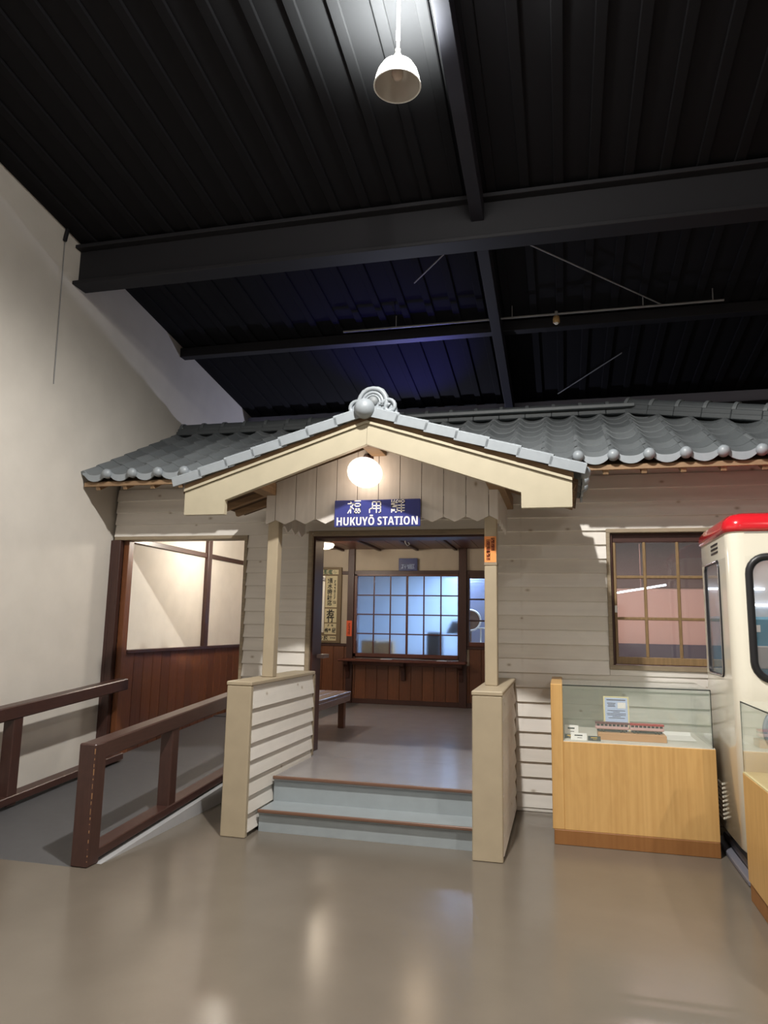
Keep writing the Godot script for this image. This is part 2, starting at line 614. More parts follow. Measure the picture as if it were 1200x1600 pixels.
func roof_fittings() -> void:
	# the big cross beam: top flange, web, bottom flange
	var y1 := ceiling_y(-5.5) - 0.03
	var o := thing("cross_beam", "deep black steel beam crossing the whole hall under the roof", "beam")
	slab("web", o, M.steel_dark, XL, 8.0, 4.66, y1, -5.53, -5.5)
	slab("bottom_flange", o, M.steel_dark, XL, 8.0, 4.63, 4.665, -5.62, -5.42)
	slab("top_flange", o, M.steel_dark, XL, 8.0, y1 - 0.05, y1 - 0.015, -5.62, -5.42)
	o = thing("thin_beam", "dark narrow steel beam crossing behind the deep beam", "beam")
	slab("beam_body", o, M.steel_dark, XL, 8.0, ceiling_y(-7.45) - 0.14, ceiling_y(-7.45) - 0.03, -7.52, -7.4)
	o = thing("far_beam", "grey steel beam low over the station's roof ridge, farthest back", "beam")
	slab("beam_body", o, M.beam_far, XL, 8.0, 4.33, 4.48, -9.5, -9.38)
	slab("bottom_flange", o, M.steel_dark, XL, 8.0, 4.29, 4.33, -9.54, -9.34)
	# the long rafter running towards the back
	o = thing("roof_rafter", "long grey-black roof rafter running up from the station ridge", "beam")
	put("beam_body", barm(Vector3(-0.62, ceiling_y(-9.7) - 0.14, -9.7), Vector3(-0.62, ceiling_y(1.0) - 0.14, 1.0), 0.105, 0.2), M.steel_grey, o)
	put("end_bracket", barm(Vector3(-0.85, 4.36, -9.42), Vector3(-0.66, 4.28, -9.42), 0.02, 0.03), M.steel_dark, o)
	put("end_bracket", barm(Vector3(-0.39, 4.36, -9.42), Vector3(-0.58, 4.28, -9.42), 0.02, 0.03), M.steel_dark, o)
	# conduit with a small spotlight
	o = thing("conduit", "thin grey conduit pipe crossing under the dark roof", "pipe")
	put("pipe", tubem([Vector3(-2.3, 4.71, -7.18), Vector3(1.6, 4.71, -7.18)], 0.012), M.conduit, o)
	for x in [-1.7, -0.45, 0.85, 1.5]:
		put("hanger", tubem([Vector3(x, 4.71, -7.18), Vector3(x, ceiling_y(-7.18) + 0.01, -7.18)], 0.006, 6), M.conduit, o)
	o = thing("spotlight", "small spotlight clamped to the thin conduit under the roof", "lamp", Vector3(0.0, 4.64, -7.18))
	put("clamp", box_mesh(Vector3(0.03, 0.08, 0.03)), M.conduit, o, Vector3(0, 0.06, 0))
	put("housing", lathem([[0.0, 0.045], [0.03, 0.042], [0.036, 0.01], [0.034, -0.025], [0.0, -0.025]], 20), M.train_tan, o)
	put("lens", lathem(ball(0.022, 16, 0.7), 16, Transform3D(Basis(), Vector3(0, -0.03, 0))), M.paper, o)
	# bracing rods
	var rods := [[Vector3(-0.34, 4.93, -6.0), Vector3(1.06, 4.76, -7.3)], [Vector3(-1.35, 4.83, -6.45), Vector3(-0.93, 4.9, -6.0)], [Vector3(0.0, 4.48, -9.1), Vector3(0.72, 4.63, -8.2)]]
	var said := ["thin bracing rod slanting down right from the deep beam to the conduit", "short faint bracing rod below the deep beam, left of the rafter", "thin bracing rod slanting low over the ridge, right of the rafter"]
	for k in 3:
		o = tag(put("bracing_rod", tubem(rods[k], 0.007, 6), M.conduit), said[k], "rod")
	o = thing("hanging_cable", "thin cable hanging down the left wall from a small dark bracket", "cable")
	put("bracket", barm(Vector3(XL + 0.02, 5.16, -5.285), Vector3(XL + 0.02, 4.97, -5.25), 0.03, 0.03), M.steel_dark, o)
	put("cable", tubem([Vector3(XL + 0.012, 4.97, -5.262), Vector3(XL + 0.012, 3.6, -5.29)], 0.004, 6), M.conduit, o)
	# the pendant in view, unlit, and the hidden exhibit lamps behind the station
	pendant(Vector3(-0.893, 4.7, -3.7), 8.0, Color(0.98, 1.0, 0.95), false, "bell-shaped pendant lamp with a glowing white cap and grey open reflector")
	o = thing("flood_lamp", "flood lamp behind the roof ridge that lights the upper left wall", "lamp", Vector3(-2.2, 3.0, -10.2))
	put("housing", lathem([[0.0, -0.16], [0.1, -0.16], [0.12, -0.1], [0.05, -0.09], [0.0, -0.09]], 20), M.steel_dark, o)
	put("bulb", lathem(ball(0.07), 20), M.tube_lit, o)
	omni("flood_glow", Vector3.ZERO, 2.6, Color(0.86, 0.88, 1.0), 0.07, o)
	put("stand", tubem([Vector3(0, -0.29, 0), Vector3(0, -0.15, 0)], 0.02), M.steel_dark, o)
	o = thing("blue_lamp", "blue exhibit lamp behind the ridge that tints the roof violet", "lamp", Vector3(-1.75, 3.05, -9.6))
	put("housing", lathem([[0.0, -0.14], [0.07, -0.14], [0.07, -0.02], [0.065, -0.02], [0.06, -0.06], [0.0, -0.06]], 20), M.steel_dark, o)
	put("bulb", lathem(ball(0.04), 20), M.blue_lit, o)
	put("stand", tubem([Vector3(0, -0.34, 0), Vector3(0, -0.13, 0)], 0.02), M.steel_dark, o)
	var sp := SpotLight3D.new()
	sp.name = "blue_glow"
	o.add_child(sp)
	sp.light_color = Color(0.34, 0.31, 1.0)
	sp.light_energy = 5.0
	sp.light_size = 0.05
	sp.spot_range = 20.0
	sp.spot_attenuation = 2.0
	sp.spot_angle = 28.0
	sp.spot_angle_attenuation = 0.9
	sp.shadow_enabled = true
	sp.position = Vector3(0, 0.06, 0)
	sp.look_at_from_position(sp.global_position, sp.global_position + Vector3(-0.1, 1.6, 1.5), Vector3.RIGHT)

# one run of lapped siding: the lower edge stands proud of the board below
func lap_mesh(length: float) -> Mesh:
	var key := "lap%.3f" % length
	if not cache.has(key):
		cache[key] = prismm([[-0.026, 0.0], [0.011, 0.0], [0.013, 0.003], [-0.006, 0.1215], [-0.026, 0.1215]], -length / 2, length / 2, Transform3D(Basis(Vector3(0, 0, 1), Vector3(0, 1, 0), Vector3(-1, 0, 0)), Vector3.ZERO))
	return cache[key]

func siding_mat(k: int) -> Material:
	return [M.siding, M.siding_pale, M.siding, M.siding_warm][k % 4]

func station_front() -> void:
	var w := group_shell("wall_station", "whitewashed shiplap front wall of the little station building", "wall")
	# core pieces round the three openings
	for c in [[-4.4, 2.2, 2.35, 2.9], [-2.93, -2.3, 0.0, 2.35], [-0.57, 0.39, 0.0, 2.35], [0.39, 1.78, 0.0, 1.19], [1.78, 2.2, 0.0, 2.35]]:
		slab("wall_core", w, M.siding, c[0], c[1], c[2], c[3], ZF - 0.14, ZF - 0.028, 0.0)
	var holes := [[-4.42, -2.936, 0.0, 2.336], [-2.314, -0.56, 0.0, 2.34], [0.373, 1.80, 1.17, 2.346]]
	var k := 0
	for i in 23:
		var y0 := 0.031 + 0.1212 * i
		var runs := [[-4.4, 2.2]]
		for h in holes:
			if y0 >= h[2] - 0.06 and y0 + 0.1212 <= h[3] + 0.05:
				var next := []
				for r in runs:
					if h[1] <= r[0] or h[0] >= r[1]:
						next.append(r)
						continue
					if h[0] > r[0] + 0.05: next.append([r[0], h[0]])
					if h[1] < r[1] - 0.05: next.append([h[1], r[1]])
				runs = next
		for r in runs:
			k += 1
			put("siding_board", lap_mesh(r[1] - r[0]), siding_mat(k * 7 + i), w, Vector3((r[0] + r[1]) / 2, y0, ZF))
	slab("filler_strip", w, M.siding, 0.373, 1.80, 1.122, 1.175, ZF - 0.03, ZF + 0.006)
	slab("base_board", w, M.siding, -0.56, 2.2, 0.0, 0.031, ZF - 0.03, ZF + 0.006)
	# side wall closing the right end
	shell("wall_station_right", bxm(2.2, 2.32, 0.0, 3.0, ZF - 0.14, -9.6, 0.0), M.siding, "right end wall of the station hidden behind the gondola", "wall")
	# trims of the left opening
	var t := group_shell("trim_1", "tan frame round the wide ramp opening", "trim")
	slab("jamb", t, M.trim_tan, -2.968, -2.934, 0.1, 2.336, ZF - 0.15, ZF + 0.012)
	slab("head", t, M.trim_tan, -4.4, -2.934, 2.30, 2.336, ZF - 0.15, ZF + 0.01)
	# corner post
	var p := group_shell("trim_2", "dark wooden corner post where station meets the hall wall", "trim")
	slab("post", p, M.dark_wood, -4.40, -4.325, 0.0, 2.3, ZF - 0.05, ZF + 0.012)
	slab("inner_post", p, M.wainscot, -4.325, -4.265, 0.1, 2.3, ZF - 0.14, ZF - 0.051)
	slab("filler_post", p, M.dark_wood, -4.44, -4.40, 0.0, 2.3, ZF - 0.12, ZF + 0.008)
	# frame of the doorway
	var d := group_shell("door_1", "tan framed open doorway of the station entrance", "door")
	slab("jamb", d, M.trim_tan, -2.314, -2.271, FL, 2.365, ZF - 0.03, ZF + 0.014)
	slab("jamb", d, M.trim_tan, -0.60, -0.556, FL, 2.365, ZF - 0.03, ZF + 0.014)
	slab("head", d, M.trim_tan, -2.271, -0.60, 2.318, 2.365, ZF - 0.03, ZF + 0.014)
	slab("inner_jamb", d, M.post_wood, -2.30, -2.255, FL, 2.33, ZF - 0.28, ZF - 0.03)
	slab("inner_jamb", d, M.post_wood, -0.62, -0.575, FL, 2.33, ZF - 0.28, ZF - 0.03)
	slab("inner_head", d, M.post_wood_h, -2.255, -0.62, 2.30, 2.34, ZF - 0.28, ZF - 0.03)
	slab("jamb_ledge", d, M.bench_top, -2.262, -2.19, 1.18, 1.215, ZF - 0.34, ZF - 0.16)
	# window on the right: outer frame, sash, bars, panes
	var n := group_shell("window_1", "tan framed window with a wooden lattice beside the porch", "window")
	slab("frame_side", n, M.trim_tan, 0.373, 0.405, 1.17, 2.346, ZF - 0.12, ZF + 0.02)
	slab("frame_side", n, M.trim_tan, 1.77, 1.80, 1.17, 2.346, ZF - 0.12, ZF + 0.02)
	slab("frame_head", n, M.trim_tan, 0.373, 1.80, 2.312, 2.346, ZF - 0.12, ZF + 0.022)
	slab("frame_sill", n, M.trim_tan, 0.373, 1.80, 1.17, 1.208, ZF - 0.12, ZF + 0.022)
	slab("inner_frame", n, M.post_wood, 0.405, 0.425, 1.208, 2.312, ZF - 0.12, ZF - 0.01)
	slab("inner_head", n, M.post_wood_h, 0.405, 1.77, 2.235, 2.312, ZF - 0.12, ZF - 0.035)
	slab("sash_stile", n, M.sash_wood, 0.428, 0.452, 1.215, 2.235, ZF - 0.07, ZF - 0.03)
	slab("sash_stile", n, M.sash_wood, 1.195, 1.235, 1.215, 2.235, ZF - 0.07, ZF - 0.03)
	slab("sash_stile", n, M.sash_wood, 1.735, 1.765, 1.215, 2.235, ZF - 0.07, ZF - 0.03)
	slab("sash_rail", n, M.sash_wood, 0.428, 1.765, 1.215, 1.275, ZF - 0.07, ZF - 0.028)
	for x in [0.682, 0.945, 1.48]:
		slab("lattice_bar", n, M.sash_wood, x - 0.012, x + 0.012, 1.275, 2.235, ZF - 0.062, ZF - 0.034)
	for y in [1.592, 1.94]:
		slab("lattice_bar", n, M.sash_wood, 0.452, 1.735, y - 0.012, y + 0.012, ZF - 0.06, ZF - 0.036)
	var xs := [0.452, 0.682, 0.945, 1.215, 1.48, 1.735]
	var ys := [1.275, 1.592, 1.94, 2.235]
	for i in 5:
		for j in 3:
			slab("pane", n, M.window_glass, xs[i], xs[i + 1], ys[j], ys[j + 1], ZF - 0.05, ZF - 0.046, 0.0)
	slab("latch", n, M.paper, 0.43, 0.45, 1.64, 1.70, ZF - 0.03, ZF - 0.018)

func station_inside() -> void:
	# waiting room
	shell("floor_waiting", bxm(-2.95, -0.45, 0.05, FL, ZB - 2.4, ZF + 0.03, 0.0), M.grey_floor, "grey polished raised floor of the waiting room", "floor")
	shell("floor_passage", bxm(-4.3, -2.95, 0.05, FL, ZB - 2.4, -8.5, 0.0), M.ramp_mat, "dark floor at the top of the ramp passage", "floor")
	shell("floor_office", bxm(-0.45, 2.2, 0.05, FL, -9.6, ZF - 0.14, 0.0), M.grey_floor, "floor of the station office behind the lattice window", "floor")
	var wl := group_shell("wall_waiting_left", "cream plaster wall over brown wainscot seen through the ramp opening", "wall")
	slab("plaster", wl, M.plaster_in, -4.42, -4.31, 0.0, 2.72, ZB - 0.12, ZF - 0.14, 0.0)
	for k in 24:
		var z := -6.485 - 0.178 * k
		slab("wainscot_board", wl, [M.wainscot, M.wainscot_deep, M.wainscot][k % 3], -4.312, -4.292, 0.05, 1.175, z - 0.174, z, 0.006)
	slab("dado_rail", wl, M.dark_wood_h, -4.312, -4.255, 1.17, 1.205, ZB, ZF - 0.14)
	slab("wall_post", wl, M.dark_wood, -4.312, -4.262, 1.205, 2.62, -8.18, -8.08)
	slab("wall_rail", wl, M.dark_wood_h, -4.312, -4.28, 2.29, 2.345, ZB, ZF - 0.14)
	shell("wall_waiting_right", bxm(-0.45, -0.35, FL, 2.72, ZB - 2.4, ZF - 0.14, 0.0), M.plaster_in, "cream side wall of the waiting room behind the right column", "wall")
	var wb := group_shell("wall_waiting_back", "waiting room back wall of cream plaster over brown wainscot", "wall")
	for c in [[-4.31, -3.12, 1.2, 2.72], [-1.46, -1.37, 1.0, 2.72], [-0.6, -0.45, 1.2, 2.72], [-3.12, -1.46, 2.29, 2.72], [-1.37, -0.6, 2.27, 2.72], [-4.31, -0.45, FL, 1.0], [-4.31, -3.12, 1.0, 1.2], [-1.37, -0.45, 1.0, 1.21]]:
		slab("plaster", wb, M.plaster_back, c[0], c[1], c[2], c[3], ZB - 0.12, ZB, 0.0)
	for k in 22:
		var x := -4.29 + 0.174 * k
		var top := 1.175
		if x > -3.2 and x < -1.5: top = 0.93
		slab("wainscot_board", wb, [M.wainscot_deep, M.wainscot, M.wainscot_deep][k % 3], x, x + 0.171, FL, top, ZB, ZB + 0.018, 0.005)
	slab("dado_rail", wb, M.post_wood_h, -4.29, -3.2, 1.17, 1.21, ZB, ZB + 0.03)
	slab("dado_rail", wb, M.post_wood_h, -1.37, -0.46, 1.17, 1.21, ZB, ZB + 0.03)
	slab("skirting", wb, M.post_wood_h, -4.29, -0.46, FL, FL + 0.07, ZB, ZB + 0.035)
	slab("wall_post", wb, M.post_wood, -3.205, -3.105, FL, 2.66, ZB, ZB + 0.06)
	slab("wall_post", wb, M.post_wood, -1.485, -1.37, FL, 2.66, ZB, ZB + 0.06)
	slab("wall_rail", wb, M.post_wood_h, -4.29, -3.2, 2.265, 2.315, ZB, ZB + 0.03)
	slab("wall_rail", wb, M.post_wood_h, -3.13, -1.485, 2.265, 2.325, ZB, ZB + 0.03)
	slab("wall_rail", wb, M.post_wood_h, -1.37, -0.46, 2.265, 2.325, ZB, ZB + 0.03)
	# boarded ceiling over everything behind the front wall
	var cl := group_shell("ceiling_waiting", "dark red-brown boarded ceiling of the waiting room", "ceiling")
	slab("ceiling_slab", cl, M.soffit_dark, -4.42, 2.32, 2.68, 2.78, ZB - 2.5, ZF - 0.14, 0.0)
	for k in 16:
		var x := -4.3 + 0.24 * k
		slab("ceiling_board", cl, M.red_wood, x, x + 0.236, 2.655, 2.68, ZB, ZF - 0.15, 0.004)
	for x in [-3.9, -3.31, -2.72, -2.13, -1.54, -0.95]:
		slab("ceiling_batten", cl, M.post_wood_h, x - 0.02, x + 0.02, 2.625, 2.656, ZB, ZF - 0.15)
	# ticket window: six by four frosted panes
	var n := group_shell("window_2", "ticket window with frosted panes in a red-brown lattice", "window")
	slab("frame_side", n, M.red_wood, -3.115, -3.06, 1.02, 2.27, ZB - 0.1, ZB + 0.03)
	slab("frame_side", n, M.red_wood, -1.505, -1.475, 1.02, 2.27, ZB - 0.1, ZB + 0.03)
	slab("frame_head", n, M.red_wood, -3.115, -1.475, 2.24, 2.275, ZB - 0.1, ZB + 0.03)
	slab("frame_sill", n, M.red_wood, -3.115, -1.475, 1.02, 1.075, ZB - 0.1, ZB + 0.03)
	var w := (3.06 - 1.505) / 6.0
	var h := (2.24 - 1.075) / 4.0
	for i in range(1, 6):
		var x := -3.06 + w * i
		var t := 0.016 if i == 3 else 0.009
		slab("lattice_bar", n, M.red_wood, x - t, x + t, 1.075, 2.24, ZB - 0.045, ZB - 0.005, 0.003)
	for j in range(1, 4):
		slab("lattice_bar", n, M.red_wood, -3.06, -1.505, 1.075 + h * j - 0.009, 1.075 + h * j + 0.009, ZB - 0.04, ZB - 0.008, 0.003)
	for i in 6:
		for j in 4:
			slab("pane", n, M.frosted_glass, -3.06 + w * i, -3.06 + w * (i + 1), 1.075 + h * j, 1.075 + h * (j + 1), ZB - 0.03, ZB - 0.024, 0.0)
	n = group_shell("window_3", "clear side window at the right of the ticket window", "window")
	slab("frame_side", n, M.post_wood, -1.37, -1.335, 1.21, 2.27, ZB - 0.1, ZB + 0.03)
	slab("frame_side", n, M.post_wood, -0.63, -0.595, 1.21, 2.27, ZB - 0.1, ZB + 0.03)
	slab("frame_head", n, M.post_wood_h, -1.335, -0.63, 2.21, 2.275, ZB - 0.1, ZB + 0.03)
	slab("frame_sill", n, M.red_wood, -1.335, -0.63, 1.21, 1.275, ZB - 0.1, ZB + 0.035)
	for y in [1.587, 1.9]:
		slab("lattice_bar", n, M.post_wood_h, -1.335, -0.63, y - 0.011, y + 0.011, ZB - 0.045, ZB - 0.005)
	slab("lattice_bar", n, M.post_wood, -0.995, -0.97, 1.275, 2.21, ZB - 0.045, ZB - 0.005)
	for j in 3:
		for i in 2:
			slab("pane", n, M.window_glass, [-1.335, -0.98][i], [-0.985, -0.63][i], [1.275, 1.587, 1.9][j], [1.587, 1.9, 2.21][j], ZB - 0.03, ZB - 0.026, 0.0)
	# the ticket office behind
	shell("wall_office_back", bxm(-4.42, -0.35, 0.0, 2.72, ZB - 2.5, ZB - 2.4, 0.0), M.office_wall, "pale blue back wall of the ticket office", "wall")
	shell("wall_office_left", bxm(-4.42, -4.31, 0.0, 2.72, ZB - 2.4, ZB - 0.12, 0.0), M.office_wall, "pale left wall of the ticket office", "wall")
	# the room behind the lattice window
	shell("wall_room_back", bxm(-0.35, 2.2, 0.0, 2.72, -9.6, -9.5, 0.0), M.office_pink, "pinkish back wall of the room behind the lattice window", "wall")
	shell("trim_3", bxm(-0.35, 2.2, 2.02, 2.68, -9.5, -9.47), M.office_brown, "dark brown slab on the upper back wall of the room behind the lattice window", "trim")  # darker and browner than the wall below
	shell("trim_4", bxm(-0.35, 2.2, FL, 1.33, -9.5, -9.46), M.office_dark, "dark lower panel in the room behind the lattice window", "trim")

# ---------------------------------------------------------------- roofs
const TP := 0.2685     # tile pitch
const TL := 0.245      # exposed length of a course

func wave(t: float) -> float:
	return 0.034 * exp(-pow(t / 0.15, 2)) + 0.03 * exp(-pow((t - 1.0) / 0.2, 2)) - 0.022 * sin(PI * clampf(t, 0.0, 1.0))

# pantile: the roll lies over x = 0, lower end at z = 0, upper end at z = -length
func tile_mesh() -> Mesh:
	var st := start()
	var n := 12
	var th := 0.017
	var len := TL + 0.03
	var top := []
	for i in n + 1:
		var t := -0.09 + 1.09 * i / n
		top.append(Vector2(t * TP, wave(t)))
	for i in n:
		var a: Vector2 = top[i]
		var b: Vector2 = top[i + 1]
		st.set_smooth_group(1)
		face(st, [Vector3(a.x, a.y + th + 0.012, 0), Vector3(b.x, b.y + th + 0.012, 0), Vector3(b.x, b.y + th, -len), Vector3(a.x, a.y + th, -len)], Vector3.UP)
		st.set_smooth_group(2)
		face(st, [Vector3(a.x, a.y, 0), Vector3(b.x, b.y, 0), Vector3(b.x, b.y, -len), Vector3(a.x, a.y, -len)], Vector3.DOWN)
		st.set_smooth_group(-1)
		face(st, [Vector3(a.x, a.y, 0), Vector3(b.x, b.y, 0), Vector3(b.x, b.y + th + 0.012, 0), Vector3(a.x, a.y + th + 0.012, 0)], Vector3(0, 0, 1))
	for e in [0, n]:
		var a: Vector2 = top[e]
		face(st, [Vector3(a.x, a.y, 0), Vector3(a.x, a.y + th + 0.012, 0), Vector3(a.x, a.y + th, -len), Vector3(a.x, a.y, -len)], Vector3(-1 if e == 0 else 1, 0, 0))
	return done(st)

# the hanging lip of an eave tile, following the wave
func lip_mesh() -> Mesh:
	var pts := []
	var n := 12
	for i in n + 1:
		var t := -0.02 + 1.0 * i / n
		pts.append([t * TP, wave(t) + 0.03])
	for i in range(n, -1, -1):
		var t := -0.02 + 1.0 * i / n
		pts.append([t * TP, wave(t) - 0.024 + 0.008 * cos(TAU * t)])
	return prismm(pts, 0.0, 0.016)

func tile_mat() -> Material:
	return [M.tile, M.tile_pale, M.tile, M.tile_deep][rng.randi() % 4]

func main_roof() -> void:
	var roof := thing("tiled_roof", "long grey pantile roof of the station with round eave ends", "roof")
	var al := atan(0.49)
	var B := Basis(Vector3(1, 0, 0), Vector3(0, cos(al), sin(al)), Vector3(0, -sin(al), cos(al)))
	var tile := tile_mesh()
	var lip := lip_mesh()
	var st := start()
	lathe(st, [[0.0, 0.04], [0.02, 0.036], [0.036, 0.025], [0.045, 0.008], [0.046, -0.03], [0.0, -0.03]], 20, Transform3D(Basis(Vector3.RIGHT, PI / 2), Vector3.ZERO))
	var disc := done(st)
	cache.tile = tile
	cache.lip = lip
	cache.disc = disc
	var e := Vector3(0, 2.845, -5.80)
	for k in range(-17, 8):
		var x := 0.148 + TP * k
		for c in 8:
			var p := e + B * Vector3(0, 0, -TL * c)
			var hip := -7.5 + 0.624 * (x + 0.1 - 0.75)
			if x > 0.6 and p.z - 0.1 < hip: continue
			var py := 3.02 - 0.325 * absf(x + TP / 2 - PX)
			if p.y + 0.1 < py and x > -2.75 and x < -0.1: continue
			put("roof_tile", tile, tile_mat(), roof, Vector3(x, p.y, p.z), B)
		if x > -2.95 and x < 0.0: continue
		var et := put("eave_tile", lip, M.tile_edge_lit, roof, Vector3(x, e.y, e.z + 0.002), Basis())
		if k > -17: put("eave_disc", disc, M.tile_edge_lit, et, Vector3(0, 0.018, 0.03))
	# sheathing, rafters and fascia below
	var t := Transform3D(Basis(Vector3(0, 0, 1), Vector3(0, 1, 0), Vector3(-1, 0, 0)), Vector3.ZERO)
	put("sheathing", prismm([[-5.83, 2.80], [-7.55, 2.80 + 0.49 * 1.72], [-7.55, 2.77 + 0.49 * 1.72], [-5.83, 2.77]], -2.3, 4.42, t), M.soffit, roof)
	put("back_slope", prismm([[-7.55, 3.66], [-9.6, 2.75], [-9.6, 2.72], [-7.55, 3.62]], -2.3, 4.42, t), M.tile_deep, roof)
	slab("fascia", roof, M.soffit, -4.42, -2.9, 2.752, 2.795, -5.84, -5.815)
	slab("fascia", roof, M.soffit, 0.12, 2.3, 2.752, 2.795, -5.84, -5.815)
	var rafter := barm(Vector3(0, 2.742, -5.835), Vector3(0, 2.742 + 0.49 * 0.5, -6.335), 0.045, 0.05)
	for k in range(-16, 7):
		var x := 0.36 + 0.29 * k
		if x > -2.85 and x < 0.1: continue
		put("rafter", rafter, M.soffit, roof, Vector3(x, 0, 0))
	# ridge: two courses of flat tiles, a round cap, joint rings
	var z := -7.55
	var y := 3.68
	for s in [[0.15, 0.0, 0.045], [0.12, 0.045, 0.09]]:
		for k in 19:
			var x := -4.42 + 0.272 * k
			slab("ridge_tile", roof, M.tile_dark, x, x + 0.27, y + s[1], y + s[2], z - s[0], z + s[0], 0.006)
	put("ridge_bed", bxm(-4.42, 0.8, 3.5, 3.66, z - 0.1, z + 0.08, 0.0), M.tile_deep, roof)
	var cap := prismm(half_round(0.075), 0.0, 0.266, Transform3D(Basis(Vector3(0, 0, -1), Vector3(0, 1, 0), Vector3(1, 0, 0)), Vector3.ZERO))
	var ring := prismm(half_round(0.088), 0.0, 0.035, Transform3D(Basis(Vector3(0, 0, -1), Vector3(0, 1, 0), Vector3(1, 0, 0)), Vector3.ZERO))
	for k in 19:
		var x := -4.42 + 0.272 * k
		put("ridge_cap", cap, M.tile_dark, roof, Vector3(x, y + 0.09, z))
		put("cap_ring", ring, M.tile_deep, roof, Vector3(x, y + 0.09, z))
	slab("ridge_plank", roof, M.tile, -2.3, 0.75, 3.735, 3.77, z + 0.13, z + 0.2, 0.004)
	# hip running down to the front right
	var a := Vector3(0.70, 3.715, -7.53)
	var d := Vector3(1.01, -0.31, 0.63)
	var step := d.normalized() * 0.272
	var hb := along(Vector3.ZERO, d)
	for k in 9:
		var p := a + step * k
		put("hip_tile", box_mesh(Vector3(0.26, 0.05, 0.27), 0.006), M.tile_dark, roof, p + step / 2, hb)
		put("hip_tile", box_mesh(Vector3(0.21, 0.05, 0.27), 0.006), M.tile_dark, roof, p + step / 2 + Vector3(0, 0.05, 0), hb)
		put("hip_cap", prism_cached("hipcap", 0.075, 0.266), M.tile_dark, roof, p + Vector3(0, 0.075, 0), hb)
		put("cap_ring", prism_cached("hipring", 0.09, 0.035), M.tile, roof, p + Vector3(0, 0.075, 0), hb)

func half_round(r: float) -> Array:
	var pts := []
	for i in 11:
		pts.append([r * cos(PI * i / 10), r * sin(PI * i / 10)])
	return pts

func prism_cached(key: String, r: float, length: float) -> Mesh:
	if not cache.has(key):
		cache[key] = prismm(half_round(r), 0.0, length)
	return cache[key]

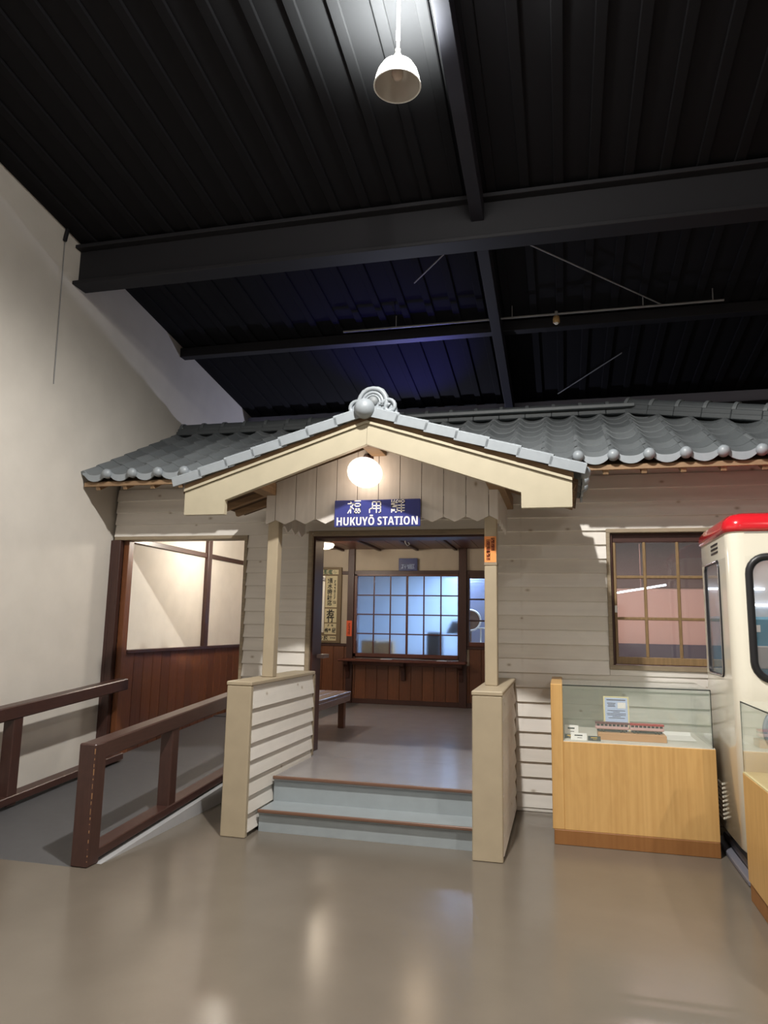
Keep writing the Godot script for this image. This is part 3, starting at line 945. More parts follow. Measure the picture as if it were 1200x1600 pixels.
func porch() -> void:
	# parapets
	for s in [-1, 1]:
		var x0 := -2.39 if s < 0 else -0.60
		var x1 := -2.20 if s < 0 else -0.40
		var o := thing("porch_parapet", "low shiplap porch wall left of the entrance steps" if s < 0 else "low shiplap porch wall right of the entrance steps", "parapet", Vector3(0, 0, 0))
		slab("core", o, M.siding, x0 + 0.035, x1 - 0.035, 0.0, 1.03, ZF + 0.02, ZP - 0.03, 0.0)
		slab("front_board", o, M.tan_paint, x0, x1, 0.0, 1.045, ZP - 0.045, ZP, 0.006)
		put("cap_board", bxm(x0 - 0.005, x1 + 0.005, 1.045, 1.075, ZF + 0.03, ZP + 0.003, 0.006), M.tan_paint, o)
		slab("end_trim", o, M.trim_tan, x0, x1, FL if s < 0 else 0.0, 1.045, ZF + 0.0, ZF + 0.045)
		var mesh := lap_mesh(-(ZF - ZP) - 0.09)
		for side in [-1, 1]:
			for i in range(0, 9):
				var y := 0.031 + 0.1212 * i
				if y + 0.12 > 1.06: continue
				var xx := x0 + 0.008 if side < 0 else x1 - 0.008
				put("siding_board", mesh, siding_mat(i * 3 + side), o, Vector3(xx, y, (ZF + ZP) / 2), Basis(Vector3.UP, PI / 2 * side))
			slab("top_rail", o, M.siding, x0 + 0.012 if side < 0 else x1 - 0.035, x0 + 0.035 if side < 0 else x1 - 0.012, 1.0, 1.045, ZF + 0.045, ZP - 0.045)
		# columns stand on the parapets
		var c := thing("porch_column", "tan square column on the left porch wall" if s < 0 else "tan square column with an orange sticker on the right porch wall", "column")
		var cx := -2.328 if s < 0 else -0.563
		slab("shaft", c, M.tan_paint, cx, cx + 0.092, 1.075, 2.36, -5.49, -5.398, 0.005)
	var o := thing("column_sticker", "orange paper with brown seal writing on the right column", "sticker", Vector3(-0.5185, 2.08, -5.397))
	put("paper", box_mesh(Vector3(0.088, 0.196, 0.002), 0.0), M.orange_tag, o)
	var st := start()
	var seal := ["1090 90997999 1099 3377 5057 0995", "1090 0899 3090 3399 1595 5059", "1191 1999 0595 3373 3777 5159", "1090 1999 2575 5069 0393 0797"]
	for k in 3:
		glyph(st, "0090990900 " + seal[k], Vector3(0.008, 0.083 - 0.032 * k, 0.002), 0.022, 0.027, 0.0035)
	for k in 5:
		glyph(st, "0090990900 " + seal[(k + 1) % 4], Vector3(-0.026, 0.07 - 0.031 * k, 0.002), 0.022, 0.026, 0.0035)
	put("seal_writing", done(st), M.ink_brown, o)
	o = tag(put("column_band", bxm(-0.566, -0.468, 1.956, 1.982, -5.494, -5.394), M.trim_tan), "narrow grey-tan band round the right column under the sticker", "trim")

	# gable: pointed vertical boards, bargeboards, purlins, rafters
	var g := thing("porch_gable", "front gable of the porch with pointed boards and cream bargeboards", "gable")
	var x := -2.345
	var edges := [-2.345, -2.263]
	var e := -2.263
	while e + 0.1736 < -0.46:
		e += 0.1736
		edges.append(e)
	edges.append(-0.455)
	for k in edges.size() - 1:
		var a: float = edges[k] + 0.0025
		var b: float = edges[k + 1] - 0.0025
		var yt := func(q: float) -> float: return 2.93 - 0.33 * absf(q - PX)
		var low := []
		if k == 0: low = [[a, 2.295], [b, 2.328]]
		elif k == edges.size() - 2: low = [[a, 2.335], [b, 2.302]]
		else: low = [[a, 2.332], [(a + b) / 2, 2.293], [b, 2.332]]
		var pts := []
		pts.append_array(low)
		pts.append([b, yt.call(b)])
		if a < PX and b > PX: pts.append([PX, 2.93])
		pts.append([a, yt.call(a)])
		put("gable_board", prismm(pts, ZG - 0.018, ZG), M.gable_wood, g)
	slab("gable_backing", g, M.soffit_dark, -2.33, -0.47, 2.36, 2.5, ZG - 0.06, ZG - 0.02)
	# side valances with the same pointed boards
	for s in [-1, 1]:
		var sx := -2.335 if s < 0 else -0.463
		for k in 5:
			var z1 := ZG - 0.02 - 0.1736 * k
			put("valance_board", prismm([[0.002, 2.335], [0.087, 2.29], [0.1716, 2.335], [0.1716, 2.62], [0.002, 2.62]], -0.009, 0.009, Transform3D(Basis(Vector3(0, 0, -1), Vector3(0, 1, 0), Vector3(1, 0, 0)), Vector3(sx, 0, z1))), M.gable_wood, g)
	var bl := [[-2.872, 2.326], [-2.527, 2.326], [-2.527, 2.437], [PX - 0.001, 2.833], [PX - 0.001, 2.99], [-2.874, 2.506]]
	var brr := []
	for p in bl: brr.append([2 * PX - p[0], p[1]])
	put("bargeboard", prismm(bl, -5.045, -5.0), M.cream, g)
	put("bargeboard", prismm(brr, -5.045, -5.0), M.cream, g)
	for s in [-1.0, 1.0]:
		put("barge_strip", prismm([[PX, 2.993], [PX, 3.013], [PX + s * 1.48, 2.529], [PX + s * 1.48, 2.509]], -5.05, -4.985), M.cream, g)
		put("barge_batten", prismm([[PX, 3.013], [PX, 3.055], [PX + s * 1.49, 2.568], [PX + s * 1.49, 2.526]], -5.07, -5.005), M.soffit, g)
		# purlin ends under the roof
		slab("purlin", g, M.soffit, PX + s * 0.93 - 0.06, PX + s * 0.93 + 0.06, 2.535, 2.64, ZF, -5.05)
		# roof boarding and rafters
		var up := Vector3(-s * cos(atan(0.325)), sin(atan(0.325)), 0)
		put("roof_boarding", prismm([[PX, 3.0], [PX, 3.02], [PX + s * 1.52, 2.526], [PX + s * 1.52, 2.506]], -6.2, -5.05), M.soffit_dark, g)
		for k in 4:
			var z := -5.16 - 0.27 * k
			put("rafter", barm(Vector3(PX + s * 0.05, 2.96, z), Vector3(PX + s * 1.5, 2.96 - 0.325 * 1.45, z), 0.05, 0.06), M.soffit, g)
	slab("ridge_purlin", g, M.soffit, PX - 0.06, PX + 0.06, 2.83, 2.93, ZF, -5.05)

	# porch roof: tiles, edge tiles, ridge, ornament
	var r := thing("porch_roof", "small gabled tile roof over the station entrance", "roof")
	var be := atan(0.325)
	for s in [-1.0, 1.0]:
		var B := Basis(Vector3(0, 0, -s), Vector3(s * sin(be), cos(be), 0), Vector3(s * cos(be), -sin(be), 0))
		var eave := Vector3(PX + s * 1.55, 2.545, 0)
		for c in 4:
			var z := -5.12 - TP * c if s > 0 else -5.12 - TP * (c + 1)
			for q in 7:
				var p := eave + B * Vector3(0, 0, -0.232 * q)
				if z < -5.85 and p.y < 2.78 + 0.49 * (-5.78 - z): continue
				put("roof_tile", cache.tile, tile_mat(), r, Vector3(p.x, p.y, z), B)
			if z > -5.8:
				var et := put("eave_tile", cache.lip, M.tile_edge_lit, r, Vector3(eave.x, eave.y, z), Basis(Vector3(0, 0, -s), Vector3(0, 1, 0), Vector3(s, 0, 0)))
				put("eave_disc", cache.disc, M.tile_edge_lit, et, Vector3(0, 0.045, 0.02))
		# stepped tiles along the gable edge
		var prof := [[0.0, 0.0], [0.0, 0.068], [-0.006, 0.077], [-0.04, 0.083], [-0.14, 0.084], [-0.14, 0.066], [-0.045, 0.064], [-0.02, 0.052], [-0.016, 0.0]]
		for q in 7:
			var a2 := be - 0.052
			var p2 := Vector3(PX + s * 1.562, 2.546, -4.955) + Vector3(-s * cos(be), sin(be), 0) * 0.232 * q
			var key := "edge%d" % int(s)
			if not cache.has(key):
				var l := 0.25
				# profile (z, y) drawn up the slope
				cache[key] = prismm(prof, 0.0, l, Transform3D(Basis(Vector3(0, 0, 1), Vector3(s * sin(a2), cos(a2), 0), Vector3(-s * cos(a2), sin(a2), 0)), Vector3.ZERO))
			put("edge_tile", cache[key], M.tile_edge_lit, r, p2)
	for k in 5:
		put("ridge_cap", prism_cached("hipcap", 0.075, 0.266), tile_mat(), r, Vector3(PX, 3.1, -6.4 + 0.272 * k))
	slab("ridge_bed", r, M.tile, PX - 0.1, PX + 0.1, 3.02, 3.1, -6.4, -5.06)
	# demon-tile ornament: arch rings, two curls, round boss, ball
	var orn := put("ridge_ornament", prismm(ornament_outline(), -0.05, 0.0), M.tile_edge_lit, r, Vector3(PX + 0.035, 3.02, -5.02))
	for q in [[0.108, 0.018], [0.078, 0.013], [0.058, 0.009]]:
		var pts := []
		for i in 15:
			var a := -0.25 + (PI + 0.5) * i / 14
			pts.append(Vector3(q[0] * cos(a), 0.135 + q[0] * sin(a) * 1.05, 0.004))
		put("arch_ring", tubem(pts, q[1], 8), M.tile_edge_lit, orn)
	put("boss", lathem([[0.0, 0.02], [0.03, 0.016], [0.044, 0.0], [0.044, -0.02]], 20, Transform3D(Basis(Vector3.RIGHT, PI / 2), Vector3(0, 0.15, 0))), M.tile_pale, orn)
	for s in [-1.0, 1.0]:
		var pts := []
		for i in 22:
			var u := i / 21.0
			var a := PI * 0.65 - u * TAU * 1.25
			var rr := 0.012 + 0.05 * u
			pts.append(Vector3(s * (0.128 - rr * cos(a)), 0.098 + rr * sin(a), 0.006))
		put("curl", tubem(pts, 0.016, 8), M.tile_edge_lit, orn)
		put("curl_tail", tubem([Vector3(s * 0.06, 0.07, 0.005), Vector3(s * 0.1, 0.03, 0.005), Vector3(s * 0.16, 0.02, 0.0), Vector3(s * 0.2, -0.01, 0)], 0.02, 8), M.tile, orn)
	put("ball_end", lathem(ball(0.078, 28), 28, Transform3D(Basis(), Vector3(PX - 0.01, 3.095, -4.955))), M.tile_edge_lit, r)

	# enamel name board and globe lamp on the gable
	o = thing("station_sign", "blue enamel station name sign with white characters over the entrance", "sign", Vector3(-1.397, 2.366, ZG + 0.022))
	put("board", box_mesh(Vector3(0.695, 0.215, 0.022), 0.004), M.sign_blue, o)
	var ch := ["2132 0242 4209 2429 3546 5090 5292945452 5696995956 7679 5797", "21260609 21818979 2484 2686 5159", "000540 0242 0444 2005 05454939 0709 1718 2728 5090925250 6062 7072 5494 7379 5696 4898"]
	for k in 3:
		st = start()
		glyph(st, ch[k], Vector3([-0.235, -0.058, 0.12][k], 0.1, 0.0125), 0.1, 0.095, 0.0085)
		put("character", done(st), M.sign_white, o)
	var lt := put("lettering", letters("HUKUYŌ STATION", 0.086), M.sign_white, o, Vector3(0, -0.052, 0.0125))
	var ab := lt.mesh.get_aabb()
	lt.scale = Vector3(0.655 / ab.size.x, 0.082 / ab.size.y, 1.0)
	lt.position.y = -0.054 - ab.get_center().y * lt.scale.y
	o = thing("globe_lamp", "lit white globe lamp on the porch gable above the blue sign", "lamp", Vector3(-1.474, 2.672, -5.25))
	put("globe", lathem(ball(0.14, 32, 0.86), 32, Transform3D(Basis(Vector3(0, 0, 1), -0.3), Vector3.ZERO)), M.globe_lit, o)
	omni("globe_glow", Vector3.ZERO, 0.05, Color(1.0, 0.86, 0.72), 0.1, o)
	put("bracket", tubem([Vector3(-0.01, 0.14, -0.13), Vector3(-0.01, 0.15, -0.06), Vector3(0, 0.125, 0.0)], 0.016), M.dark_wood, o)
	put("wall_plate", lathem([[0.0, 0.015], [0.04, 0.01], [0.045, 0.0]], 20, Transform3D(Basis(Vector3.RIGHT, PI / 2), Vector3(-0.01, 0.14, -0.13))), M.dark_wood, o)

func ornament_outline() -> Array:
	return [[-0.2, 0.0], [-0.19, 0.06], [-0.165, 0.15], [-0.12, 0.165], [-0.11, 0.2], [-0.085, 0.24], [-0.045, 0.262], [0.0, 0.268], [0.045, 0.262], [0.085, 0.24], [0.11, 0.2], [0.12, 0.165], [0.165, 0.15], [0.19, 0.06], [0.2, 0.0]]

func steps_and_ramp() -> void:
	var o := thing("entrance_steps", "two grey-blue painted steps with brown edges between the porch walls", "steps")
	slab("lower_riser", o, M.step_paint, -2.185, -0.615, 0.0, 0.13, -5.6, -5.13, 0.0)
	slab("lower_tread", o, M.step_paint, -2.185, -0.615, 0.128, 0.152, -5.5, -5.1, 0.006)
	slab("upper_riser", o, M.step_paint, -2.185, -0.615, 0.15, 0.312, -5.9, -5.40, 0.0)
	slab("upper_tread", o, M.grey_floor, -2.185, -0.615, 0.31, FL, ZF + 0.03, -5.37, 0.004)
	slab("edge_strip", o, M.nosing, -2.185, -0.615, 0.135, 0.158, -5.115, -5.094, 0.006)
	slab("edge_strip", o, M.nosing, -2.185, -0.615, 0.318, FL + 0.006, -5.385, -5.364, 0.006)
	# ramp to the left opening
	var s := 0.073
	var z0 := -4.07
	var ry := func(z: float) -> float: return (z0 - z) * s
	var t := Transform3D(Basis(Vector3(0, 0, 1), Vector3(0, 1, 0), Vector3(-1, 0, 0)), Vector3.ZERO)
	var r := thing("ramp", "dark rubber-covered ramp rising to the left opening of the station", "ramp")
	put("ramp_surface", prismm([[z0, 0.0], [ZF + 0.002, ry.call(ZF)], [ZF + 0.002, 0.0]], 2.95, 4.31, t), M.ramp_mat, r)
	shell("floor_ramp", prismm([[ZF, 0.0], [ZF, ry.call(ZF)], [-8.52, ry.call(-8.52)], [-8.52, 0.0]], 2.95, 4.29, t), M.ramp_mat, "dark sloping passage floor inside the ramp opening", "floor")
	put("side_board", prismm([[z0 - 0.1, 0.0], [ZF, ry.call(ZF) + 0.01], [ZF, 0.0]], 2.815, 2.95, t), M.ramp_side, r)
	# handrails
	for k in 2:
		var x0: float = [-2.965, -4.235][k]
		var x1: float = [-2.845, -4.115][k]
		var xm := (x0 + x1) / 2
		var h := thing("handrail", ["brown wooden handrail beside the ramp, nearest the steps, with worn end post", "brown wooden handrail of the ramp along the hall's left wall"][k], "handrail")
		var zs := -4.07 if k == 0 else -3.7
		var top := 0.735 if k == 0 else 0.755
		if k == 0:
			slab("end_post", h, M.dark_wood, x0, x1, 0.0, 0.73, -4.19, -4.07, 0.008)
			var chips := start()
			rng.seed = 12
			for q in 16:
				var yy := 0.02 + q * 0.044 + rng.randf() * 0.02
				cbox(chips, Vector3(x1 - 0.0055 + 0.001 * sin(q * 2.3), yy, -4.0735), Vector3(rng.randf_range(0.003, 0.006), rng.randf_range(0.006, 0.04), 0.005), 0.001)
			put("worn_edge", done(chips), M.worn_wood, h).set_meta("kind", "stuff")
		put("top_rail", barm(Vector3(xm, top - 0.06 + s * 0.006, zs - 0.006), Vector3(xm, top - 0.06 + s * (zs - ZF), ZF + 0.01), 0.116, 0.105, 0.008), M.dark_wood_h, h)
		put("bottom_rail", barm(Vector3(xm, maxf(ry.call(zs), 0.0) + 0.05, zs - 0.006), Vector3(xm, ry.call(ZF) + 0.05, ZF + 0.01), 0.116, 0.06, 0.006), M.dark_wood_h, h)
		for z in ([-5.06] if k == 0 else [-4.9]):
			slab("post", h, M.dark_wood, xm - 0.05, xm + 0.05, ry.call(z) + 0.02, top - 0.1 + s * (zs - z), z - 0.05, z + 0.05, 0.006)
	o = tag(put("wall_socket_box", bxm(-4.43, -4.33, 0.08, 0.2, -4.82, -4.45, 0.01), M.rubber), "black box low on the left wall behind the handrail", "box")

func waiting_room_things() -> void:
	var o := thing("ceiling_lamp", "lit white dome lamp under the waiting room ceiling", "lamp", Vector3(-3.16, 2.56, -9.25))
	put("dome", lathem([[0.0, -0.05], [0.07, -0.045], [0.13, -0.025], [0.15, 0.01], [0.14, 0.03]], 28), M.dome_lit, o)
	put("base_plate", lathem([[0.14, 0.03], [0.1, 0.065], [0.0, 0.066]], 24), M.lamp_white, o)
	omni("dome_glow", Vector3(0, -0.09, 0), 0.5, Color(1.0, 0.93, 0.84), 0.1, o)
	o = thing("entrance_lamp", "lit white dome lamp inside above the doorway, hidden by the gable", "lamp", Vector3(-1.57, 2.58, -8.2))
	put("dome", lathem([[0.0, -0.05], [0.07, -0.045], [0.13, -0.025], [0.15, 0.01], [0.14, 0.03]], 28), M.entrance_lit, o)
	put("base_plate", lathem([[0.14, 0.03], [0.1, 0.065], [0.0, 0.066]], 24), M.lamp_white, o)
	omni("dome_glow", Vector3(0, -0.09, 0), 0.12, Color(1.0, 0.88, 0.74), 0.1, o)
	o = thing("added_passage_lamp", "added dome lamp brightening the passage wall, unseen behind the head board of the ramp opening", "lamp", Vector3(-3.55, 2.6, -7.7))
	put("dome", lathem([[0.0, -0.05], [0.07, -0.045], [0.13, -0.025], [0.15, 0.01], [0.14, 0.03]], 28), M.dome_lit, o)
	put("base_plate", lathem([[0.14, 0.03], [0.1, 0.045], [0.0, 0.046]], 24), M.lamp_white, o)
	omni("dome_glow", Vector3(0, -0.09, 0), 1.5, Color(1.0, 0.96, 0.9), 0.1, o)  # added to whiten the passage wall, its source stays unseen
	# ticket counter shelf with brackets
	o = thing("ticket_shelf", "red-brown wooden shelf on carved brackets below the ticket window", "shelf")
	slab("shelf_board", o, M.red_wood, -3.28, -1.36, 0.955, 0.995, ZB + 0.018, ZB + 0.24, 0.01)
	slab("apron", o, M.red_wood, -3.22, -1.42, 0.9, 0.955, ZB + 0.018, ZB + 0.05)
	for x in [-3.17, -2.31, -1.45]:
		put("bracket", prismm([[0.018, 0.955], [0.2, 0.955], [0.19, 0.91], [0.13, 0.87], [0.09, 0.8], [0.07, 0.7], [0.018, 0.69]], x - 0.03, x + 0.03, Transform3D(Basis(Vector3(0, 0, 1), Vector3(0, 1, 0), Vector3(1, 0, 0)), Vector3(0, 0, ZB))), M.post_wood, o)
	o = tag(put("paper_slip", box_mesh(Vector3(0.16, 0.006, 0.1), 0.001), M.paper, null, Vector3(-2.55, 0.998, ZB + 0.15)), "white paper slip on the left half of the ticket shelf", "paper")
	o = tag(put("paper_slip", box_mesh(Vector3(0.14, 0.006, 0.1), 0.001), M.paper, null, Vector3(-1.72, 0.998, ZB + 0.15)), "white paper slip on the right end of the ticket shelf", "paper")
	# blue plate over the window
	o = thing("ticket_plate", "small dark blue plate with pale writing above the ticket window", "sign", Vector3(-2.262, 2.415, ZB + 0.04))
	put("plate", box_mesh(Vector3(0.29, 0.19, 0.016)), M.plate_blue, o)
	var st := start()
	var sm := ["1191 5059 0990", "1090999010 0595 5059", "1191 3199 0494 6169", "0090990900 0494 5059", "1090 5059 0998 3565"]
	for k in 5:
		glyph(st, sm[k], Vector3(-0.1 + 0.041 * k, 0.0, 0.009), 0.034, 0.06, 0.007)
	put("writing", done(st), M.sheet_blue, o)
	o = tag(put("post_tag", box_mesh(Vector3(0.085, 0.235, 0.004), 0.001), M.orange_deep, null, Vector3(-3.165, 1.44, ZB + 0.062)), "small upright orange tag on the dark post left of the ticket window", "sticker")
	var st3 := start()
	for k in 4:
		glyph(st3, sm[k % 5], Vector3(-0.014, 0.08 - 0.044 * k, 0.003), 0.028, 0.036, 0.006)
	put("writing", done(st3), M.ink_brown, o)
	# advertising mirror
	o = thing("advert_mirror", "old shop mirror framed with cream advertisement panels on the back wall", "mirror", Vector3(0, 0, ZB + 0.03))
	slab("back_board", o, M.ad_frame, -4.22, -3.31, 1.215, 2.375, -0.012, 0.02, 0.004)
	slab("mirror_glass", o, M.mirror, -3.96, -3.575, 1.37, 2.24, 0.018, 0.026, 0.0)
	slab("top_panel", o, M.ad_paper, -4.17, -3.36, 2.265, 2.335, 0.018, 0.026, 0.0)
	slab("shop_panel", o, M.ad_paper, -3.565, -3.375, 1.755, 2.24, 0.018, 0.026, 0.0)
	slab("emblem_panel", o, M.ad_paper, -3.565, -3.375, 1.525, 1.735, 0.018, 0.026, 0.0)
	slab("inn_panel", o, M.ad_paper, -3.565, -3.375, 1.345, 1.508, 0.018, 0.026, 0.0)
	slab("bottom_panel", o, M.ad_paper, -4.17, -3.375, 1.25, 1.32, 0.018, 0.026, 0.0)
	slab("side_panel", o, M.ad_paper, -4.17, -3.975, 1.345, 2.24, 0.018, 0.026, 0.0)
	st = start()
	var shop := ["0112 0314 0926 4090 4292 3494 7074 555849 55959989 5797", "505949 134308 8264 5398", "0131380801 0434 4191 6063 4393 4595 848979 5667", "1020 0232 0434 0636 0737390907 4494 7079", "5051 1191 111609 5255 5383 3686893936"]
	for k in 5:
		glyph(st, shop[k], Vector3(-3.525, 2.2 - 0.085 * k, 0.027), 0.065, 0.07, 0.011)
	for k in 6:
		glyph(st, sm[k % 5], Vector3(-3.425, 2.17 - 0.05 * k, 0.027), 0.024, 0.034, 0.006)
	glyph(st, "0090990900 3399", Vector3(-3.43, 1.85, 0.027), 0.035, 0.035, 0.007)
	var inn := ["3032 6062 0393 5208 3686893936", "2003 1242 2329 6053 6292 727969"]
	for k in 2:
		glyph(st, inn[k], Vector3(-3.525, 1.715 - 0.095 * k, 0.027), 0.105, 0.085, 0.017)
	var ume := ["0343 2029 2306 2345 5043 5091 5358 5383 838879 4595 5888", "524728154272958869", "10808313 100609 2585 4527 5759 2989 6574"]
	for k in 3:
		glyph(st, ume[k], Vector3(-3.555 + 0.06 * k, 1.435, 0.027), 0.05 if k != 1 else 0.03, 0.06 if k != 1 else 0.035, 0.009)
	for k in 2:
		glyph(st, sm[k], Vector3(-3.515 + 0.06 * k, 1.49, 0.027), 0.026, 0.026, 0.006)
	var low := ["0131380801 0434 3999", "4004 5094 25756959 4519", "3011 1118 1131 1333 1535 0848 505243 508083 4585 5599"]
	for k in 3:
		glyph(st, low[k], Vector3(-3.73 + 0.08 * k, 1.315, 0.027), 0.06, 0.058, 0.009)
	for k in 3:
		glyph(st, sm[k + 1], Vector3(-3.47 + 0.03 * k, 1.3, 0.027), 0.022, 0.02, 0.004)
	put("characters", done(st), M.ink, o)
	st = start()
	for k in 2:
		glyph(st, ["1080 1383 2026 0696 4149 1999", "0131380801 4191 5059 7379 4999 0434"][k], Vector3(-3.6 + 0.08 * k, 2.33, 0.027), 0.06, 0.058, 0.01)
	glyph(st, "0495 2040 4969", Vector3(-3.44, 2.32, 0.027), 0.045, 0.045, 0.006)
	put("green_characters", done(st), M.ink_green, o)
	# bench by the left parapet
	o = thing("bench", "grey-topped wooden bench inside the doorway on the left", "bench")
	for k in 3:
		var x := -2.86 + 0.155 * k
		slab("seat_plank", o, M.bench_top, x, x + 0.151, 0.70, 0.735, -8.17, -6.75, 0.006)
	slab("apron", o, M.bench_top, -2.425, -2.4, 0.63, 0.7, -8.15, -6.77)
	for z in [-8.06, -6.86]:
		for x in [-2.83, -2.47]:
			slab("leg", o, M.bench_leg, x - 0.035, x + 0.035, FL, 0.7, z - 0.04, z + 0.04)
	# small fittings on the ceiling
	o = tag(put("ceiling_hook", tubem([Vector3(-1.96, 2.66, -9.0), Vector3(-1.96, 2.56, -9.0), Vector3(-1.93, 2.52, -9.0), Vector3(-1.9, 2.54, -9.0), Vector3(-1.92, 2.565, -9.0)], 0.008), M.conduit), "small metal hook under the waiting room ceiling", "hook")
	o = tag(put("smoke_detector", lathem([[0.0, -0.03], [0.03, -0.028], [0.05, -0.01], [0.055, 0.012]], 20, Transform3D(Basis(), Vector3(-1.28, 2.645, -8.1))), M.paper), "small white detector disc on the waiting room ceiling", "detector")
	# behind the ticket window
	var zb := ZB - 0.12
	o = tag(put("desk", bxm(-3.3, -1.0, 0.95, 1.03, zb - 0.7, zb - 0.02), M.bench_leg), "wooden office desk behind the ticket window", "desk")
	put("desk_leg", bxm(-3.2, -3.1, FL, 0.95, zb - 0.65, zb - 0.1), M.bench_leg, o)
	put("desk_leg", bxm(-1.2, -1.1, FL, 0.95, zb - 0.65, zb - 0.1), M.bench_leg, o)
	o = thing("cardboard_box", "tan cardboard box behind the lower left frosted panes", "box", Vector3(-2.92, 1.03, zb - 0.18))
	put("carton", box_mesh(Vector3(0.24, 0.23, 0.2), 0.004), M.cardboard, o, Vector3(0, 0.115, 0))
	put("tape", box_mesh(Vector3(0.242, 0.03, 0.202), 0.002), M.train_tan, o, Vector3(0, 0.2, 0))
	o = thing("cardboard_box", "tan cardboard box behind the second frosted pane of the bottom row", "box", Vector3(-2.66, 1.03, zb - 0.2))
	put("carton", box_mesh(Vector3(0.22, 0.22, 0.2), 0.004), M.cardboard, o, Vector3(0, 0.11, 0))
	put("tape", box_mesh(Vector3(0.222, 0.03, 0.202), 0.002), M.train_tan, o, Vector3(0, 0.19, 0))
	o = thing("desk_machine", "dark upright machine behind the lower right frosted panes", "machine", Vector3(-1.895, 1.03, zb - 0.16))
	put("housing", box_mesh(Vector3(0.22, 0.36, 0.2), 0.01), M.machine_grey, o, Vector3(0, 0.18, 0))
	put("top_lid", box_mesh(Vector3(0.2, 0.02, 0.17), 0.006), M.machine_grey, o, Vector3(0, 0.368, 0))
	o = thing("desk_lamp", "dark shaded desk lamp behind the rightmost frosted panes", "lamp", Vector3(-1.54, 1.03, zb - 0.24))
	put("lamp_foot", lathem([[0.0, 0.03], [0.07, 0.025], [0.08, 0.0]], 20), M.machine_grey, o)
	put("pole", tubem([Vector3(0, 0.02, 0), Vector3(0, 0.42, 0)], 0.012), M.machine_grey, o)
	put("lamp_shade", lathem([[0.11, 0.55], [0.2, 0.36], [0.195, 0.36], [0.105, 0.545]], 24), M.machine_grey, o)
	# fluorescent panel of the ticket office
	o = thing("office_light", "fluorescent ceiling light in the ticket office behind the right panes", "lamp", Vector3(-1.6, 2.6, zb - 1.1))
	put("fitting", box_mesh(Vector3(0.3, 0.05, 1.2), 0.006), M.lamp_white, o, Vector3(0, 0.05, 0))
	put("tube", box_mesh(Vector3(0.22, 0.02, 1.15), 0.006), M.tube_lit, o, Vector3(0, 0.014, 0))
	area(o, Vector3(0, -0.005, 0), Vector2(0.22, 1.15), 9.5, Color(0.72, 0.84, 1.0))
	o = thing("wall_clock", "round brown wall clock with white rim seen through the side window", "clock", Vector3(-1.42, 1.60, zb - 0.7))
	put("clock_face", lathem([[0.0, 0.012], [0.15, 0.012], [0.15, -0.012], [0.0, -0.012]], 28, Transform3D(Basis(Vector3.RIGHT, PI / 2), Vector3.ZERO)), M.bench_leg, o)
	var rim := []
	for i in 33: rim.append(Vector3(0.16 * cos(TAU * i / 32), 0.16 * sin(TAU * i / 32), 0.01))
	put("clock_rim", tubem(rim, 0.016, 8), M.paper, o)
	put("stand", tubem([Vector3(0, -0.15, -0.02), Vector3(0, -0.57, -0.02)], 0.014), M.bench_leg, o)
	o = thing("white_stand", "small white metal stand seen through the side window", "stand", Vector3(-1.16, 1.03, zb - 0.35))
	for x in [-0.06, 0.06]:
		put("upright", box_mesh(Vector3(0.02, 0.44, 0.02)), M.paper, o, Vector3(x, 0.22, 0))
	put("shelf", box_mesh(Vector3(0.2, 0.02, 0.12)), M.paper, o, Vector3(0, 0.45, 0))
	put("shelf", box_mesh(Vector3(0.2, 0.02, 0.12)), M.paper, o, Vector3(0, 0.22, 0))
	o = thing("backdrop_cabinet", "added grey-blue cabinet shape darkening the view through the clear side window", "cabinet", Vector3(-1.03, FL, zb - 1.3))
	put("carcass", box_mesh(Vector3(1.1, 1.95, 0.4), 0.006), M.backdrop_blue, o, Vector3(0, 0.975, 0))  # added screen that darkens the bright office wall behind the side window
	for x in [-0.27, 0.27]:
		var cd := put("cabinet_door", box_mesh(Vector3(0.52, 1.85, 0.02), 0.004), M.backdrop_blue, o, Vector3(x, 0.975, 0.21))
		put("handle", box_mesh(Vector3(0.02, 0.12, 0.02), 0.004), M.chrome, cd, Vector3(-x * 0.8, 0.03, 0.018))
	# added rod drawing a tube reflection, then the lattice room's tube light
	o = thing("reflection_tube", "slim slanting glowing rod added as a tube reflection in the middle row of the lattice window", "lamp", Vector3(0, 0, 0))
	put("tube", tubem([Vector3(0.646, 1.934, -9.0), Vector3(1.11, 1.993, -8.4)], 0.01, 8), M.tube_lit, o)  # glowing rod standing in for a reflection on the glass
	put("mount", tubem([Vector3(0.88, 1.965, -8.7), Vector3(0.88, 2.66, -8.7)], 0.006, 6), M.office_brown, o)
	o = thing("room_light", "long fluorescent tube light in the room behind the lattice window", "lamp", Vector3(0.95, 2.6, -8.3))
	put("fitting", box_mesh(Vector3(1.3, 0.05, 0.12), 0.006), M.lamp_white, o, Vector3(0, 0.05, 0))
	put("tube", tubem([Vector3(-0.6, 0.0, 0), Vector3(0.6, 0.0, 0)], 0.018, 10), M.tube_lit, o)
	area(o, Vector3(0, -0.03, 0), Vector2(1.2, 0.05), 2.4, Color(1.0, 0.86, 0.84))

func area(parent: Node, at: Vector3, size: Vector2, energy: float, color: Color) -> void:
	var l := AreaLight3D.new()
	l.name = "panel_glow"
	parent.add_child(l, true)
	l.position = at
	l.rotation.x = -PI / 2
	l.area_size = size
	l.light_energy = energy
	l.light_color = color
	l.area_range = 20.0
	l.area_attenuation = 2.0
	l.shadow_enabled = true

